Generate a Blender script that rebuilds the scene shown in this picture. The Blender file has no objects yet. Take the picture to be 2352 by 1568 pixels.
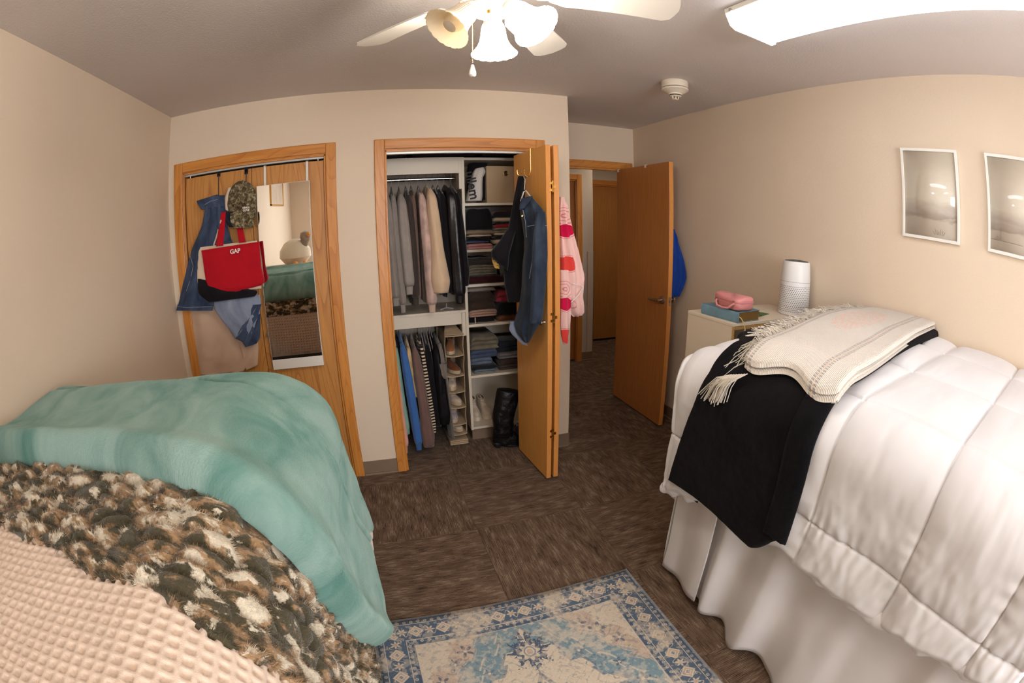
import bpy, bmesh, math, random
import numpy as np
from mathutils import Vector, Matrix

# ------------------------------------------------------------------ camera, world, lights, exposure
SC = bpy.context.scene
COL = SC.collection
CAMZ = 1.562
RM = np.array([[0.9542072832351778, 0.28438456183617244, 0.0928109994030316],
               [-0.2984974282634545, 0.9255760006058975, 0.23282687220871962],
               [-0.019691265602931083, -0.2498689418307922, 0.9680794213117615]])
CAM = np.array([0.0, 0.0, CAMZ])
cd = bpy.data.cameras.new('camera'); cam = bpy.data.objects.new('camera', cd); COL.objects.link(cam)
cd.type = 'PANO'; cd.sensor_width = 36; cd.sensor_height = 24; cd.sensor_fit = 'HORIZONTAL'; cd.clip_start = 0.01
cc = cd.cycles if hasattr(cd, 'cycles') and hasattr(cd.cycles, 'panorama_type') else cd
cc.panorama_type = 'FISHEYE_LENS_POLYNOMIAL'; cc.fisheye_fov = math.radians(200)
cc.fisheye_polynomial_k0 = 0.0
cc.fisheye_polynomial_k1 = -0.060098248
cc.fisheye_polynomial_k2 = -0.000195617193
cc.fisheye_polynomial_k3 = 2.67990493e-05
cc.fisheye_polynomial_k4 = -1.487535079e-06
M = Matrix.Identity(4)
for i in range(3):
    M[i][0] = RM[i, 0]; M[i][1] = RM[i, 2]; M[i][2] = -RM[i, 1]
M[2][3] = CAMZ
cam.matrix_world = M
SC.camera = cam

w = bpy.data.worlds.new('world'); SC.world = w; w.use_nodes = True
w.node_tree.nodes['Background'].inputs[0].default_value = (0.9, 0.95, 1.0, 1); w.node_tree.nodes['Background'].inputs[1].default_value = 0.0

SC.view_settings.view_transform = 'Standard'; SC.view_settings.look = 'None'
SC.view_settings.gamma = 1; SC.view_settings.use_curve_mapping = False
SC.view_settings.exposure = 0.50
try:
    SC.cycles.max_bounces = 7; SC.cycles.diffuse_bounces = 4; SC.cycles.glossy_bounces = 4; SC.cycles.transmission_bounces = 4; SC.cycles.transparent_max_bounces = 4
    SC.cycles.use_adaptive_sampling = True; SC.cycles.adaptive_threshold = .035; SC.cycles.sample_clamp_indirect = 6.0
except Exception: pass

TUBE_STRENGTH = 4.8      # fluorescent fixture lens
FILL_STRENGTH = 10.0    # glow of the added fill panel at the camera's back
BULB_SHADE = 46.0        # lit glass shades of the fan

def area(name, loc, rot, sx, sy, power, color):
    l = bpy.data.lights.new(name, 'AREA'); l.shape = 'RECTANGLE'; l.size = sx; l.size_y = sy; l.energy = power; l.color = color
    o = bpy.data.objects.new(name, l); COL.objects.link(o); o.location = loc; o.rotation_euler = rot; return o
# ceiling lamp of the hallway beyond the door and an unseen fill light added behind the camera
area('hall_lamp_light', (2.75, 4.35, 2.37), (0, 0, 0), .35, .35, 4.5, (1, .86, .68))
area('room_fill_light', (0.2, -1.0, 2.37), (0, 0, 0), .9, .4, 12, (1, .94, .84))

# ------------------------------------------------------------------ unprojection (pixel of the 2352x1568 photo + one known coordinate -> metres)
def at(u, v, ax, val):
    x = (u-1176)/1000; y = -(v-784)/1000; r = math.hypot(x, y)
    th = 0.9269*r + 0.0006*r**3 + 0.0239*r**5
    s = math.sin(th)/max(r, 1e-9)
    d = RM @ np.array([x*s, math.cos(th), y*s]); i = 'xyz'.index(ax)
    return CAM + d*((val-CAM[i])/d[i])

XL, XR, YC, YH, ZC, XW = -1.2585, 2.2267, 2.778, 3.543, 2.403, 1.260

# ------------------------------------------------------------------ helpers
rng = np.random.default_rng(7)
def vnoise(x, y, seed=0):
    """value noise, smooth, roughly -1..1"""
    r = np.random.default_rng(seed); tab = r.random((256, 256))*2-1
    xi = np.floor(x).astype(int); yi = np.floor(y).astype(int); fx = x-xi; fy = y-yi
    fx = fx*fx*(3-2*fx); fy = fy*fy*(3-2*fy)
    a = tab[xi % 256, yi % 256]; b = tab[(xi+1) % 256, yi % 256]; c = tab[xi % 256, (yi+1) % 256]; d = tab[(xi+1) % 256, (yi+1) % 256]
    return (a*(1-fx)+b*fx)*(1-fy)+(c*(1-fx)+d*fx)*fy
def fbm(x, y, seed=0, o=4, g=.5):
    s = 0; a = 1; t = 0
    for i in range(o):
        s = s+a*vnoise(x*2**i+7.3*i, y*2**i+3.1*i, seed+i); t += a; a *= g
    return s/t
def worley(x, y, seed=0):
    """distance to nearest jittered point, second nearest, cell random"""
    r = np.random.default_rng(seed); jx = r.random((256, 256)); jy = r.random((256, 256)); cr = r.random((256, 256))
    xi = np.floor(x).astype(int); yi = np.floor(y).astype(int)
    f1 = np.full(x.shape, 9.); f2 = np.full(x.shape, 9.); cid = np.zeros(x.shape)
    for dx in (-1, 0, 1):
        for dy in (-1, 0, 1):
            a = xi+dx; b = yi+dy
            px = a+jx[a % 256, b % 256]; py = b+jy[a % 256, b % 256]
            d = np.hypot(px-x, py-y); m = d < f1
            f2 = np.where(m, f1, np.minimum(f2, d)); cid = np.where(m, cr[a % 256, b % 256], cid); f1 = np.where(m, d, f1)
    return f1, f2, cid
def sstep(a, b, x):
    t = np.clip((x-a)/(b-a), 0, 1); return t*t*(3-2*t)

def link(name, me, m=None, parent=None, smooth=True):
    o = bpy.data.objects.new(name, me); COL.objects.link(o)
    if m is not None:
        for k in (m if isinstance(m, (list, tuple)) else [m]): me.materials.append(k)
    if smooth and len(me.polygons): me.polygons.foreach_set('use_smooth', np.ones(len(me.polygons), bool))
    if parent is not None: setparent(o, parent)
    return o
def setparent(o, p):
    o.parent = p
    o.matrix_parent_inverse = wm(p).inverted()
def wm(o):
    m = Matrix.LocRotScale(o.location, o.rotation_euler, o.scale)
    if o.parent: m = wm(o.parent) @ o.matrix_parent_inverse @ m
    return m
def tag(o, label, cat, group=None, kind=None):
    o['label'] = label; o['category'] = cat
    if group: o['group'] = group
    if kind: o['kind'] = kind
    return o
def thing(name, label, cat, loc=(0, 0, 0), group=None):
    o = bpy.data.objects.new(name, None); COL.objects.link(o); o.location = loc; o.empty_display_size = .1
    return tag(o, label, cat, group)
def struct(o):
    o['kind'] = 'structure'; return o

def quadmesh(name, V, F, uv=None):
    """V (n,3) float, F (m,4) int arrays"""
    V = np.asarray(V, np.float32); F = np.asarray(F, np.int32)
    me = bpy.data.meshes.new(name); k = F.shape[1]
    me.vertices.add(len(V)); me.vertices.foreach_set('co', V.ravel())
    me.loops.add(F.size); me.loops.foreach_set('vertex_index', F.ravel())
    me.polygons.add(len(F)); me.polygons.foreach_set('loop_start', np.arange(0, F.size, k, dtype=np.int32))
    me.update(calc_edges=True)
    if uv is not None:
        l = me.uv_layers.new(name='UVMap'); l.data.foreach_set('uv', np.asarray(uv, np.float32)[F.ravel()].ravel())
    return me
def gridF(n, m, off=0, flip=False, wrap=False):
    i, j = np.meshgrid(np.arange(n-1), np.arange(m if wrap else m-1), indexing='ij')
    j2 = (j+1) % m
    F = np.stack([i*m+j, i*m+j2, (i+1)*m+j2, (i+1)*m+j], -1).reshape(-1, 4)+off
    return F[:, ::-1] if flip else F
def shell(name, A, B, m, parent=None, uv=None, under=True):
    """closed shell between outer grid A and inner grid B (n,m,3)"""
    n, k = A.shape[:2]; N = n*k
    V = np.concatenate([A.reshape(-1, 3), B.reshape(-1, 3)])
    # orientation: make outer normals point from B to A
    mid = (n//2, k//2); e1 = A[mid[0]+1, mid[1]]-A[mid]; e2 = A[mid[0], mid[1]+1]-A[mid]
    out = np.dot(np.cross(e2, e1), A[mid]-B[mid]) > 0
    F = [gridF(n, k, 0, not out), gridF(n, k, N, out)] if under else [gridF(n, k, 0, not out)]
    border = [i*k for i in range(n)] + [(n-1)*k+j for j in range(1, k)] + [i*k+k-1 for i in range(n-2, -1, -1)] + [j for j in range(k-2, 0, -1)]
    b = np.array(border); b2 = np.roll(b, -1)
    if not under:   # only the turned-down rim, the underside lies on the bed
        nb = len(b); V = np.concatenate([A.reshape(-1, 3), B.reshape(-1, 3)[b]]); i1 = N+np.arange(nb); i2 = np.roll(i1, -1); S = np.stack([b, b2, i2, i1], -1); F.append(S if out else S[:, ::-1])
        if uv is not None: uv = np.concatenate([uv.reshape(-1, 2), uv.reshape(-1, 2)[b]])
        return link(name, quadmesh(name, V, np.concatenate(F), uv), m, parent)
    S = np.stack([b, b2, b2+N, b+N], -1)
    F.append(S if out else S[:, ::-1])
    if uv is not None: uv = np.concatenate([uv.reshape(-1, 2)]*2)
    return link(name, quadmesh(name, V, np.concatenate(F), uv), m, parent)
def tubepts(P, R, seg=8, closed=False):
    P = np.asarray(P, float); n = len(P); R = np.broadcast_to(np.asarray(R, float), (n,))
    T = np.gradient(P, axis=0) if not closed else np.roll(P, -1, 0)-np.roll(P, 1, 0)
    T /= np.linalg.norm(T, axis=1)[:, None]+1e-12
    up = np.array([0, 0, 1.]) if abs(T[0, 2]) < .9 else np.array([1., 0, 0])
    a = np.cross(T[0], up); a /= np.linalg.norm(a); V = []
    for i in range(n):
        a = a-T[i]*np.dot(a, T[i]); a /= np.linalg.norm(a)+1e-12; b = np.cross(T[i], a)
        for k in range(seg):
            t = 2*math.pi*k/seg; V.append(P[i]+R[i]*(math.cos(t)*a+math.sin(t)*b))
    return np.array(V)
class MB:
    """collects primitives into one mesh"""
    def __init__(s): s.bm = bmesh.new()
    def box(s, lo, hi, bev=0, rot=None, org=None):
        r = bmesh.ops.create_cube(s.bm, size=1); vs = r['verts']
        for v in vs:
            v.co = Vector(((lo[0]+hi[0])/2+v.co.x*(hi[0]-lo[0]), (lo[1]+hi[1])/2+v.co.y*(hi[1]-lo[1]), (lo[2]+hi[2])/2+v.co.z*(hi[2]-lo[2])))
        if rot is not None:
            bmesh.ops.rotate(s.bm, verts=vs, cent=org or (0, 0, 0), matrix=rot)
        if bev:
            es = list({e for v in vs for e in v.link_edges})
            bmesh.ops.bevel(s.bm, geom=es, offset=bev, segments=2, affect='EDGES', profile=.5)
        return s
    def raw(s, V, F):
        vs = [s.bm.verts.new(tuple(v)) for v in V]
        for f in F:
            try: s.bm.faces.new([vs[i] for i in f])
            except ValueError: pass
        return s
    def tube(s, P, R, seg=8, cap=True, closed=False):
        V = tubepts(P, R, seg, closed); n = len(P)
        F = gridF(n, seg, 0, False, True).tolist()
        if closed:
            F += [[(n-1)*seg+k, (n-1)*seg+(k+1) % seg, (k+1) % seg, k] for k in range(seg)]
        elif cap: F += [list(range(seg)), [(n-1)*seg+k for k in range(seg)][::-1]]
        return s.raw(V, F)
    def lathe(s, prof, seg=32, loc=(0, 0, 0), mat=None):
        prof = np.asarray(prof, float); V = []
        for r, z in prof:
            for k in range(seg):
                t = 2*math.pi*k/seg; p = Vector((r*math.cos(t), r*math.sin(t), z))
                if mat is not None: p = mat @ p
                V.append(p+Vector(loc))
        F = gridF(len(prof), seg, 0, False, True).tolist()
        if prof[0][0] > 1e-5: F.append(list(range(seg)))
        if prof[-1][0] > 1e-5: F.append([(len(prof)-1)*seg+k for k in range(seg)][::-1])
        return s.raw(V, F)
    def build(s, name, m, parent=None, smooth=False):
        bmesh.ops.remove_doubles(s.bm, verts=s.bm.verts, dist=1e-6)
        bmesh.ops.recalc_face_normals(s.bm, faces=s.bm.faces)
        me = bpy.data.meshes.new(name); s.bm.to_mesh(me); s.bm.free()
        o = link(name, me, m, parent, smooth)
        if smooth: 
            try: me.set_sharp_from_angle(angle=math.radians(38))
            except Exception: pass
        return o

# ------------------------------------------------------------------ materials
def srgb(r, g, b):
    f = lambda c: (c/255/12.92) if c <= 10 else ((c/255+.055)/1.055)**2.4
    return (f(r), f(g), f(b), 1)
def nd(nt, t, **kw):
    n = nt.nodes.new(t)
    for k, v in kw.items(): setattr(n, k, v)
    return n
def base(name, rough=.7, spec=.3, sheen=0):
    m = bpy.data.materials.new(name); m.use_nodes = True; nt = m.node_tree; p = nt.nodes['Principled BSDF']
    p.inputs['Roughness'].default_value = rough; p.inputs['Specular IOR Level'].default_value = spec
    if sheen: p.inputs['Sheen Weight'].default_value = sheen; p.inputs['Sheen Roughness'].default_value = .4
    return m, nt, p
def ramp(nt, fac, stops, interp='LINEAR'):
    r = nd(nt, 'ShaderNodeValToRGB'); r.color_ramp.interpolation = interp
    e = r.color_ramp.elements
    e[0].position, e[0].color = stops[0]; e[1].position, e[1].color = stops[-1]
    for p, c in stops[1:-1]:
        q = e.new(p); q.color = c
    nt.links.new(fac, r.inputs[0]); return r.outputs[0]
def coords(nt, kind='Object', scale=(1, 1, 1), rot=(0, 0, 0), loc=(0, 0, 0)):
    t = nd(nt, 'ShaderNodeTexCoord'); mp = nd(nt, 'ShaderNodeMapping'); nt.links.new(t.outputs[kind], mp.inputs[0])
    mp.inputs['Scale'].default_value = scale; mp.inputs['Rotation'].default_value = rot; mp.inputs['Location'].default_value = loc
    return mp.outputs[0]
def noise(nt, vec, scale=5, detail=4, rough=.5, dist=0):
    n = nd(nt, 'ShaderNodeTexNoise'); nt.links.new(vec, n.inputs['Vector'])
    n.inputs['Scale'].default_value = scale; n.inputs['Detail'].default_value = detail; n.inputs['Roughness'].default_value = rough; n.inputs['Distortion'].default_value = dist
    return n.outputs['Fac']
def bump(nt, p, h, strength=.3, dist=.01):
    b = nd(nt, 'ShaderNodeBump'); b.inputs['Strength'].default_value = strength; b.inputs['Distance'].default_value = dist
    nt.links.new(h, b.inputs['Height']); nt.links.new(b.outputs[0], p.inputs['Normal']); return b
def fabric(name, col, var=.12, rough=.85, bs=600, bst=.25, sheen=.2, vs=6, kind='Object', spec=.15, bd=.002):
    m, nt, p = base(name, rough, spec, sheen); v = coords(nt, kind)
    c = np.array(col[:3]); a = tuple(c*(1-var))+(1,); b = tuple(np.minimum(c*(1+var), 1))+(1,)
    nt.links.new(ramp(nt, noise(nt, v, vs, 3), [(.3, a), (.7, b)]), p.inputs['Base Color'])
    bump(nt, p, noise(nt, v, bs, 2), bst, bd); return m
def plain(name, col, rough=.5, metal=0, spec=.5):
    m, nt, p = base(name, rough, spec); p.inputs['Base Color'].default_value = col; p.inputs['Metallic'].default_value = metal
    # a trace of surface unevenness
    bump(nt, p, noise(nt, coords(nt), 120, 2), .03, .001); return m
def emis(name, col, s):
    m = bpy.data.materials.new(name); m.use_nodes = True; nt = m.node_tree; p = nt.nodes['Principled BSDF']
    p.inputs['Base Color'].default_value = (.8, .8, .8, 1); p.inputs['Emission Color'].default_value = col; p.inputs['Emission Strength'].default_value = s
    return m
def wood(name, dark, light, axis='z', cathedral=0., rough=.38, sc=1.0, grain=1.0):
    m, nt, p = base(name, rough, .45)
    st = {'z': (1, 1, .06), 'x': (.06, 1, 1), 'y': (1, .06, 1)}[axis]
    v = coords(nt, 'Object', tuple(a*sc for a in st))
    f1 = noise(nt, v, 60, 5, .6)
    if cathedral > 0:
        # arched growth rings: wave over a stretched, warped field
        st2 = {'z': (1, 1, .16), 'x': (.16, 1, 1), 'y': (1, .16, 1)}[axis]
        v2 = coords(nt, 'Object', tuple(a*sc for a in st2))
        n2 = noise(nt, v2, 4.2, 1, .3)
        mm = nd(nt, 'ShaderNodeMath', operation='MULTIPLY'); nt.links.new(n2, mm.inputs[0]); mm.inputs[1].default_value = 26
        fr = nd(nt, 'ShaderNodeMath', operation='FRACT'); nt.links.new(mm.outputs[0], fr.inputs[0])
        rr = ramp(nt, fr.outputs[0], [(0, (0, 0, 0, 1)), (.25, (.85, .85, .85, 1)), (1, (1, 1, 1, 1))])
        mx = nd(nt, 'ShaderNodeMix', data_type='FLOAT'); mx.inputs[0].default_value = cathedral
        nt.links.new(f1, mx.inputs[2]); nt.links.new(rr, mx.inputs[3]); f = mx.outputs[0]
    else: f = f1
    nt.links.new(ramp(nt, f, [(.5-.22/grain*1.0, dark), (.5+.22/grain, light)]), p.inputs['Base Color'])
    bump(nt, p, f1, .08, .002)
    return m

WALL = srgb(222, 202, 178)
def wallmat(name, col, bst=.22, sc=170):
    m, nt, p = base(name, .75, .25); v = coords(nt, 'Object')
    c = np.array(col[:3]); nt.links.new(ramp(nt, noise(nt, v, 1.5, 3), [(.3, tuple(c*.97)+(1,)), (.7, tuple(c*1.02)+(1,))]), p.inputs['Base Color'])
    bump(nt, p, noise(nt, v, sc, 3, .6), bst, .004); return m
m_wall = wallmat('painted_wall_cream', WALL)
m_ceil = wallmat('ceiling_paint', srgb(216, 206, 200), .35, 120)
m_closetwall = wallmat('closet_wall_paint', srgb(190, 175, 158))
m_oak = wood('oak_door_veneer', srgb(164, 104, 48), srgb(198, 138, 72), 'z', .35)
m_oak_lit = wood('oak_flush_door_lit', srgb(222, 152, 70), srgb(238, 176, 94), 'z', 0, .32, grain=.6)  # oak tone raised to stand in for light on the folded door
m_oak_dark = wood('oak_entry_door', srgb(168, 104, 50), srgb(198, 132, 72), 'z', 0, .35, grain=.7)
m_trim_z = wood('oak_trim_vertical', srgb(174, 104, 40), srgb(212, 142, 66), 'z', .2, .35)
m_trim_x = wood('oak_trim_horizontal', srgb(174, 104, 40), srgb(212, 142, 66), 'x', .2, .35)
m_edge = wood('oak_door_edge', srgb(205, 130, 62), srgb(228, 158, 86), 'z', 0, .3, grain=.5)
m_base = plain('rubber_baseboard_taupe', srgb(128, 106, 86), .5)
m_metal = plain('brushed_nickel', srgb(190, 180, 170), .28, 1)
m_chrome = plain('chrome', srgb(220, 220, 220), .12, 1)
m_brass = plain('polished_brass', srgb(222, 176, 96), .18, 1)
m_black = plain('black_plastic', srgb(22, 20, 22), .45)
m_white = plain('white_lacquer', srgb(232, 226, 216), .35)
m_melamine = plain('off_white_melamine', srgb(222, 212, 196), .4)
m_track = plain('painted_steel_track', srgb(205, 200, 190), .35, .3)

# ------------------------------------------------------------------ structure
def boxes(name, L, m, bev=0, parent=None):
    b = MB()
    for lo, hi in L: b.box(lo, hi, bev)
    return b.build(name, m, parent)
struct(boxes('wall_left', [((XL-.1, -2.5, 0), (XL, YH, ZC))], m_wall))
struct(boxes('wall_right', [((XR, -2.5, 0), (XR+.1, YH, ZC))], m_wall))
struct(boxes('wall_back', [((XL-.1, -2.5, 0), (XR+.1, -2.4, ZC))], m_wall))
A0, A1, B0, B1, DH = -1.155, -.239, .106, 1.032, 2.03
struct(boxes('wall_closet', [((XL, YC, 0), (A0, YC+.115, ZC)), ((A0, YC, DH), (A1, YC+.115, ZC)), ((A1, YC, 0), (B0, YC+.115, ZC)),
                             ((B0, YC, DH), (B1, YC+.115, ZC)), ((B1, YC, 0), (XW, YC+.115, ZC))], m_wall))
struct(boxes('wall_closet_side', [((XW-.1, YC+.115, 0), (XW, YH, ZC))], m_wall))
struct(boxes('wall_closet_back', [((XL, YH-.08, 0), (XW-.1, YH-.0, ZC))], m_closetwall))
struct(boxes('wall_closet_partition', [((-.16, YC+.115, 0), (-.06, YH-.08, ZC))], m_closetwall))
E0, E1 = 1.33, 2.147
struct(boxes('wall_entry', [((XW-.1, YH, 0), (E0, YH+.115, ZC)), ((E0, YH, DH), (E1, YH+.115, ZC)), ((E1, YH, 0), (3.7, YH+.115, ZC))], m_wall))
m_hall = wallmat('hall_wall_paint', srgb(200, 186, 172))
# unseen glowing panel with a frame, added behind the camera as fill light
wn = bpy.data.objects.new('fill_panel_1', None); COL.objects.link(wn); wn.location = (.8, -2.4, 1.0); struct(wn)
boxes('fill_pane', [((.05, -2.394, 1.0), (1.75, -2.390, 2.1))], emis('fill_glow', (.90, .96, 1.04, 1), FILL_STRENGTH), 0, wn)
boxes('fill_frame', [((-.01, -2.40, .94), (.05, -2.38, 2.16)), ((1.75, -2.40, .94), (1.81, -2.38, 2.16)), ((.05, -2.40, .94), (1.75, -2.38, 1.0)), ((.05, -2.40, 2.1), (1.75, -2.38, 2.16))], m_trim_x, .003, wn)
# hallway beyond the door
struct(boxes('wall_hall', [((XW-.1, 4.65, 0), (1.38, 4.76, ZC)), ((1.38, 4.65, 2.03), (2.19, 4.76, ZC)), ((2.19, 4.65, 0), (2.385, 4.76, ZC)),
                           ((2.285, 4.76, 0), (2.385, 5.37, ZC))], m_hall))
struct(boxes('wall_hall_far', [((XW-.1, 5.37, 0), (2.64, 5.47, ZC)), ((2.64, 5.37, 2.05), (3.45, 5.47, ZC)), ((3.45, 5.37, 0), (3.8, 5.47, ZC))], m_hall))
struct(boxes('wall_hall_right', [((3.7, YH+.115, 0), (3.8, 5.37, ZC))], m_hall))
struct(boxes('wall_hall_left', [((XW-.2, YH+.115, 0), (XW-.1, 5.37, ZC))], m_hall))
struct(boxes('ceiling', [((XL-.1, -2.5, ZC), (3.8, 5.5, ZC+.1))], m_ceil))
struct(boxes('trim_corner_guard', [((2.315, 4.642, .1), (2.39, 4.65, 1.24)), ((2.385, 4.642, .1), (2.391, 4.72, 1.24))], m_hall))
# baseboards: vinyl cove base with a small toe
def basebd(name, x0, y0, x1, y1, n):
    b = MB()
    lo = (min(x0, x1, x0+n[0]*.006, x1+n[0]*.006), min(y0, y1, y0+n[1]*.006, y1+n[1]*.006), 0); hi = (max(x0, x1, x0+n[0]*.006, x1+n[0]*.006), max(y0, y1, y0+n[1]*.006, y1+n[1]*.006), .1016)
    b.box(lo, hi, .001)
    lo2 = (min(lo[0], lo[0]+n[0]*.012), min(lo[1], lo[1]+n[1]*.012), 0); hi2 = (max(hi[0], hi[0]+n[0]*.012), max(hi[1], hi[1]+n[1]*.012), .014)
    b.box(lo2, hi2, .004)
    return struct(b.build(name, m_base))
TW = .0597
basebd('baseboard_left', XL, -2.4, XL, YC, (1, 0)); basebd('baseboard_right', XR, -2.4, XR, YH, (-1, 0))
basebd('baseboard_closet', A1+TW, YC, B0-TW, YC, (0, -1)); basebd('baseboard_closet_right', B1+TW, YC, XW, YC, (0, -1))
basebd('baseboard_closet_corner', XW, YC-.006, XW, YH, (1, 0)); basebd('baseboard_hall', 2.25, 4.65, 2.385, 4.65, (0, -1))
# door casings and jambs
def casing(name, x0, x1, y, zt, side=-1, jd=.115, sill=False, c=TW):
    t = .014; ya, yb = (y-t, y) if side < 0 else (y, y+t)
    e = bpy.data.objects.new(name, None); COL.objects.link(e); e.location = (x0, y, 0); struct(e)
    for nm, lo, hi, mm in (('side_casing', (x0-c, ya, 0), (x0, yb, zt+c), m_trim_z), ('side_casing', (x1, ya, 0), (x1+c, yb, zt+c), m_trim_z), ('head_casing', (x0, ya, zt), (x1, yb, zt+c), m_trim_x)):
        MB().box(lo, hi, .004).build(nm, mm, e)
    for nm, lo, hi, mm in (('side_jamb', (x0, y, 0), (x0+.004, y+jd, zt), m_trim_z), ('side_jamb', (x1-.004, y, 0), (x1, y+jd, zt), m_trim_z), ('head_jamb', (x0, y, zt-.006), (x1, y+jd, zt), m_trim_x),
                           ('stop', (x0+.004, y+.0, 0), (x0+.012, y+.012, zt-.006), m_trim_z), ('stop', (x1-.012, y, 0), (x1-.004, y+.012, zt-.006), m_trim_z), ('stop', (x0+.004, y, zt-.016), (x1-.004, y+.012, zt-.006), m_trim_x)):
        MB().box(lo, hi, .001).build(nm, mm, e)
    return e
casing('trim_1', A0, A1, YC, DH); casing('trim_2', B0, B1, YC, DH); casing('trim_3', E0, E1, YH, DH); casing('trim_4', 1.38, 2.19, 4.65, 2.03); casing('trim_5', 2.64, 3.45, 5.37, 2.05)

# floor: slab + quarter-turned carpet tiles
m_slab = plain('carpet_joint', srgb(52, 42, 34), .95)
fl = struct(boxes('floor', [((XL-.1, -2.5, -.1), (3.8, 5.5, -.006))], m_slab))
def carpet():
    m, nt, p = base('loop_carpet', .95, .08, .1)
    t = nd(nt, 'ShaderNodeTexCoord'); info = nd(nt, 'ShaderNodeObjectInfo')
    add = nd(nt, 'ShaderNodeVectorMath', operation='ADD'); nt.links.new(t.outputs['Object'], add.inputs[0])
    mul = nd(nt, 'ShaderNodeVectorMath', operation='SCALE'); nt.links.new(info.outputs['Random'], mul.inputs[0]); mul.inputs['Scale'].default_value = 17
    nt.links.new(mul.outputs[0], add.inputs[1])
    def mapped(s):
        mp = nd(nt, 'ShaderNodeMapping'); nt.links.new(add.outputs[0], mp.inputs[0]); mp.inputs['Scale'].default_value = s; return mp.outputs[0]
    wv = nd(nt, 'ShaderNodeTexWave', wave_type='BANDS', bands_direction='Y'); nt.links.new(mapped((1, 1, 1)), wv.inputs[0])
    wv.inputs['Scale'].default_value = 40; wv.inputs['Distortion'].default_value = .35; wv.inputs['Detail'].default_value = 1; wv.inputs['Detail Scale'].default_value = 1.5
    dash = noise(nt, mapped((16, 130, 1)), 1, 1, .5)
    block = noise(nt, mapped((11, 24, 1)), 1, 1, .4)
    bk = nd(nt, 'ShaderNodeTexBrick'); nt.links.new(mapped((1, 1, 1)), bk.inputs['Vector']); bk.offset = .37
    for k_, v_ in (('Color1', (0, 0, 0, 1)), ('Color2', (1, 1, 1, 1)), ('Mortar', (.4, .4, .4, 1)), ('Scale', 1.0), ('Mortar Size', 0.0), ('Bias', 0.0), ('Brick Width', .042), ('Row Height', .0052)): bk.inputs[k_].default_value = v_
    bw_ = nd(nt, 'ShaderNodeRGBToBW'); nt.links.new(bk.outputs['Color'], bw_.inputs[0])
    fine = noise(nt, mapped((260, 260, 1)), 1, 1)
    def madd(a, k, b, kb):
        x = nd(nt, 'ShaderNodeMath', operation='MULTIPLY'); nt.links.new(a, x.inputs[0]); x.inputs[1].default_value = k
        y = nd(nt, 'ShaderNodeMath', operation='MULTIPLY_ADD'); nt.links.new(b, y.inputs[0]); y.inputs[1].default_value = kb; nt.links.new(x.outputs[0], y.inputs[2]); return y.outputs[0]
    f = madd(madd(bw_.outputs[0], .26, dash, .30), 1, madd(wv.outputs['Fac'], .16, madd(block, .55, fine, .22), 1), 1)
    nt.links.new(ramp(nt, f, [(.42, srgb(50, 38, 30)), (.62, srgb(90, 70, 55)), (.84, srgb(108, 88, 71)), (1.0, srgb(136, 116, 96))]), p.inputs['Base Color'])
    bump(nt, p, f, .5, .006)
    return m
m_carpet = carpet()
TS = .6096
tb = MB().box((-TS/2+.0006, -TS/2+.0006, -.006), (TS/2-.0006, TS/2-.0006, 0), .001); proto = tb.build('carpet_tile', m_carpet, None); tile_me = proto.data; first = True
for i in range(-3, 6):
    for j in range(-8, 6):
        cx = .404+(i+.5)*TS; cy = 2.02+(j+.5)*TS
        if cx > 3.8 or cy > 5.6 or cx < XL-.3 or cy < -2.6: continue
        if cy > 3.8 and cx < 1.0: continue
        if cx > 2.5 and cy < 3.5: continue
        o = proto if first else bpy.data.objects.new('carpet_tile', tile_me)
        if not first: COL.objects.link(o)
        first = False
        o.location = (cx, cy, 0); o.rotation_euler = (0, 0, math.pi/2*((i+j) % 2)); o.parent = fl

# ------------------------------------------------------------------ doors
# left closet: closed bifold pair
def slab(name, lo, hi, m, me, parent):
    b = MB().box(lo, hi, .0015); o = b.build(name, m, parent); o.data.materials.append(me)
    for f in o.data.polygons:
        n = f.normal
        ax = 0 if (hi[0]-lo[0]) < (hi[1]-lo[1]) else 1
        if abs(n[ax]) < .5: f.material_index = 1
    return o
d1 = bpy.data.objects.new('door_1', None); COL.objects.link(d1); d1.location = (A0, 2.815, 0); struct(d1)
slab('door_leaf', (A0+.012, 2.800, .012), (-.699, 2.832, 1.992), m_oak, m_edge, d1)
slab('door_leaf', (-.695, 2.800, .012), (A1-.014, 2.832, 1.992), m_oak, m_edge, d1)
def knob(loc, ax, parent, name='knob'):
    R = Matrix.Rotation(math.pi/2, 4, 'X') if ax == '-y' else Matrix.Rotation(-math.pi/2, 4, 'Y')
    return MB().lathe([(0, 0), (.009, 0), (.008, .012), (.014, .017), (.017, .024), (.015, .031), (0, .034)], 20, loc, R).build(name, m_metal, parent, True)
knob((-.655, 2.80, 1.0), '-y', d1)
struct(boxes('trim_6', [((A0+.004, 2.80, 2.004), (A1-.004, 2.832, 2.024))], m_track)); struct(boxes('trim_7', [((B0+.004, 2.80, 2.002), (B1-.004, 2.832, 2.024))], m_track))
for x in (A0+.04, A1-.05): MB().tube([(x, 2.815, 1.99), (x, 2.815, 2.006)], .004).build('pivot_pin', m_track, d1)
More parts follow.
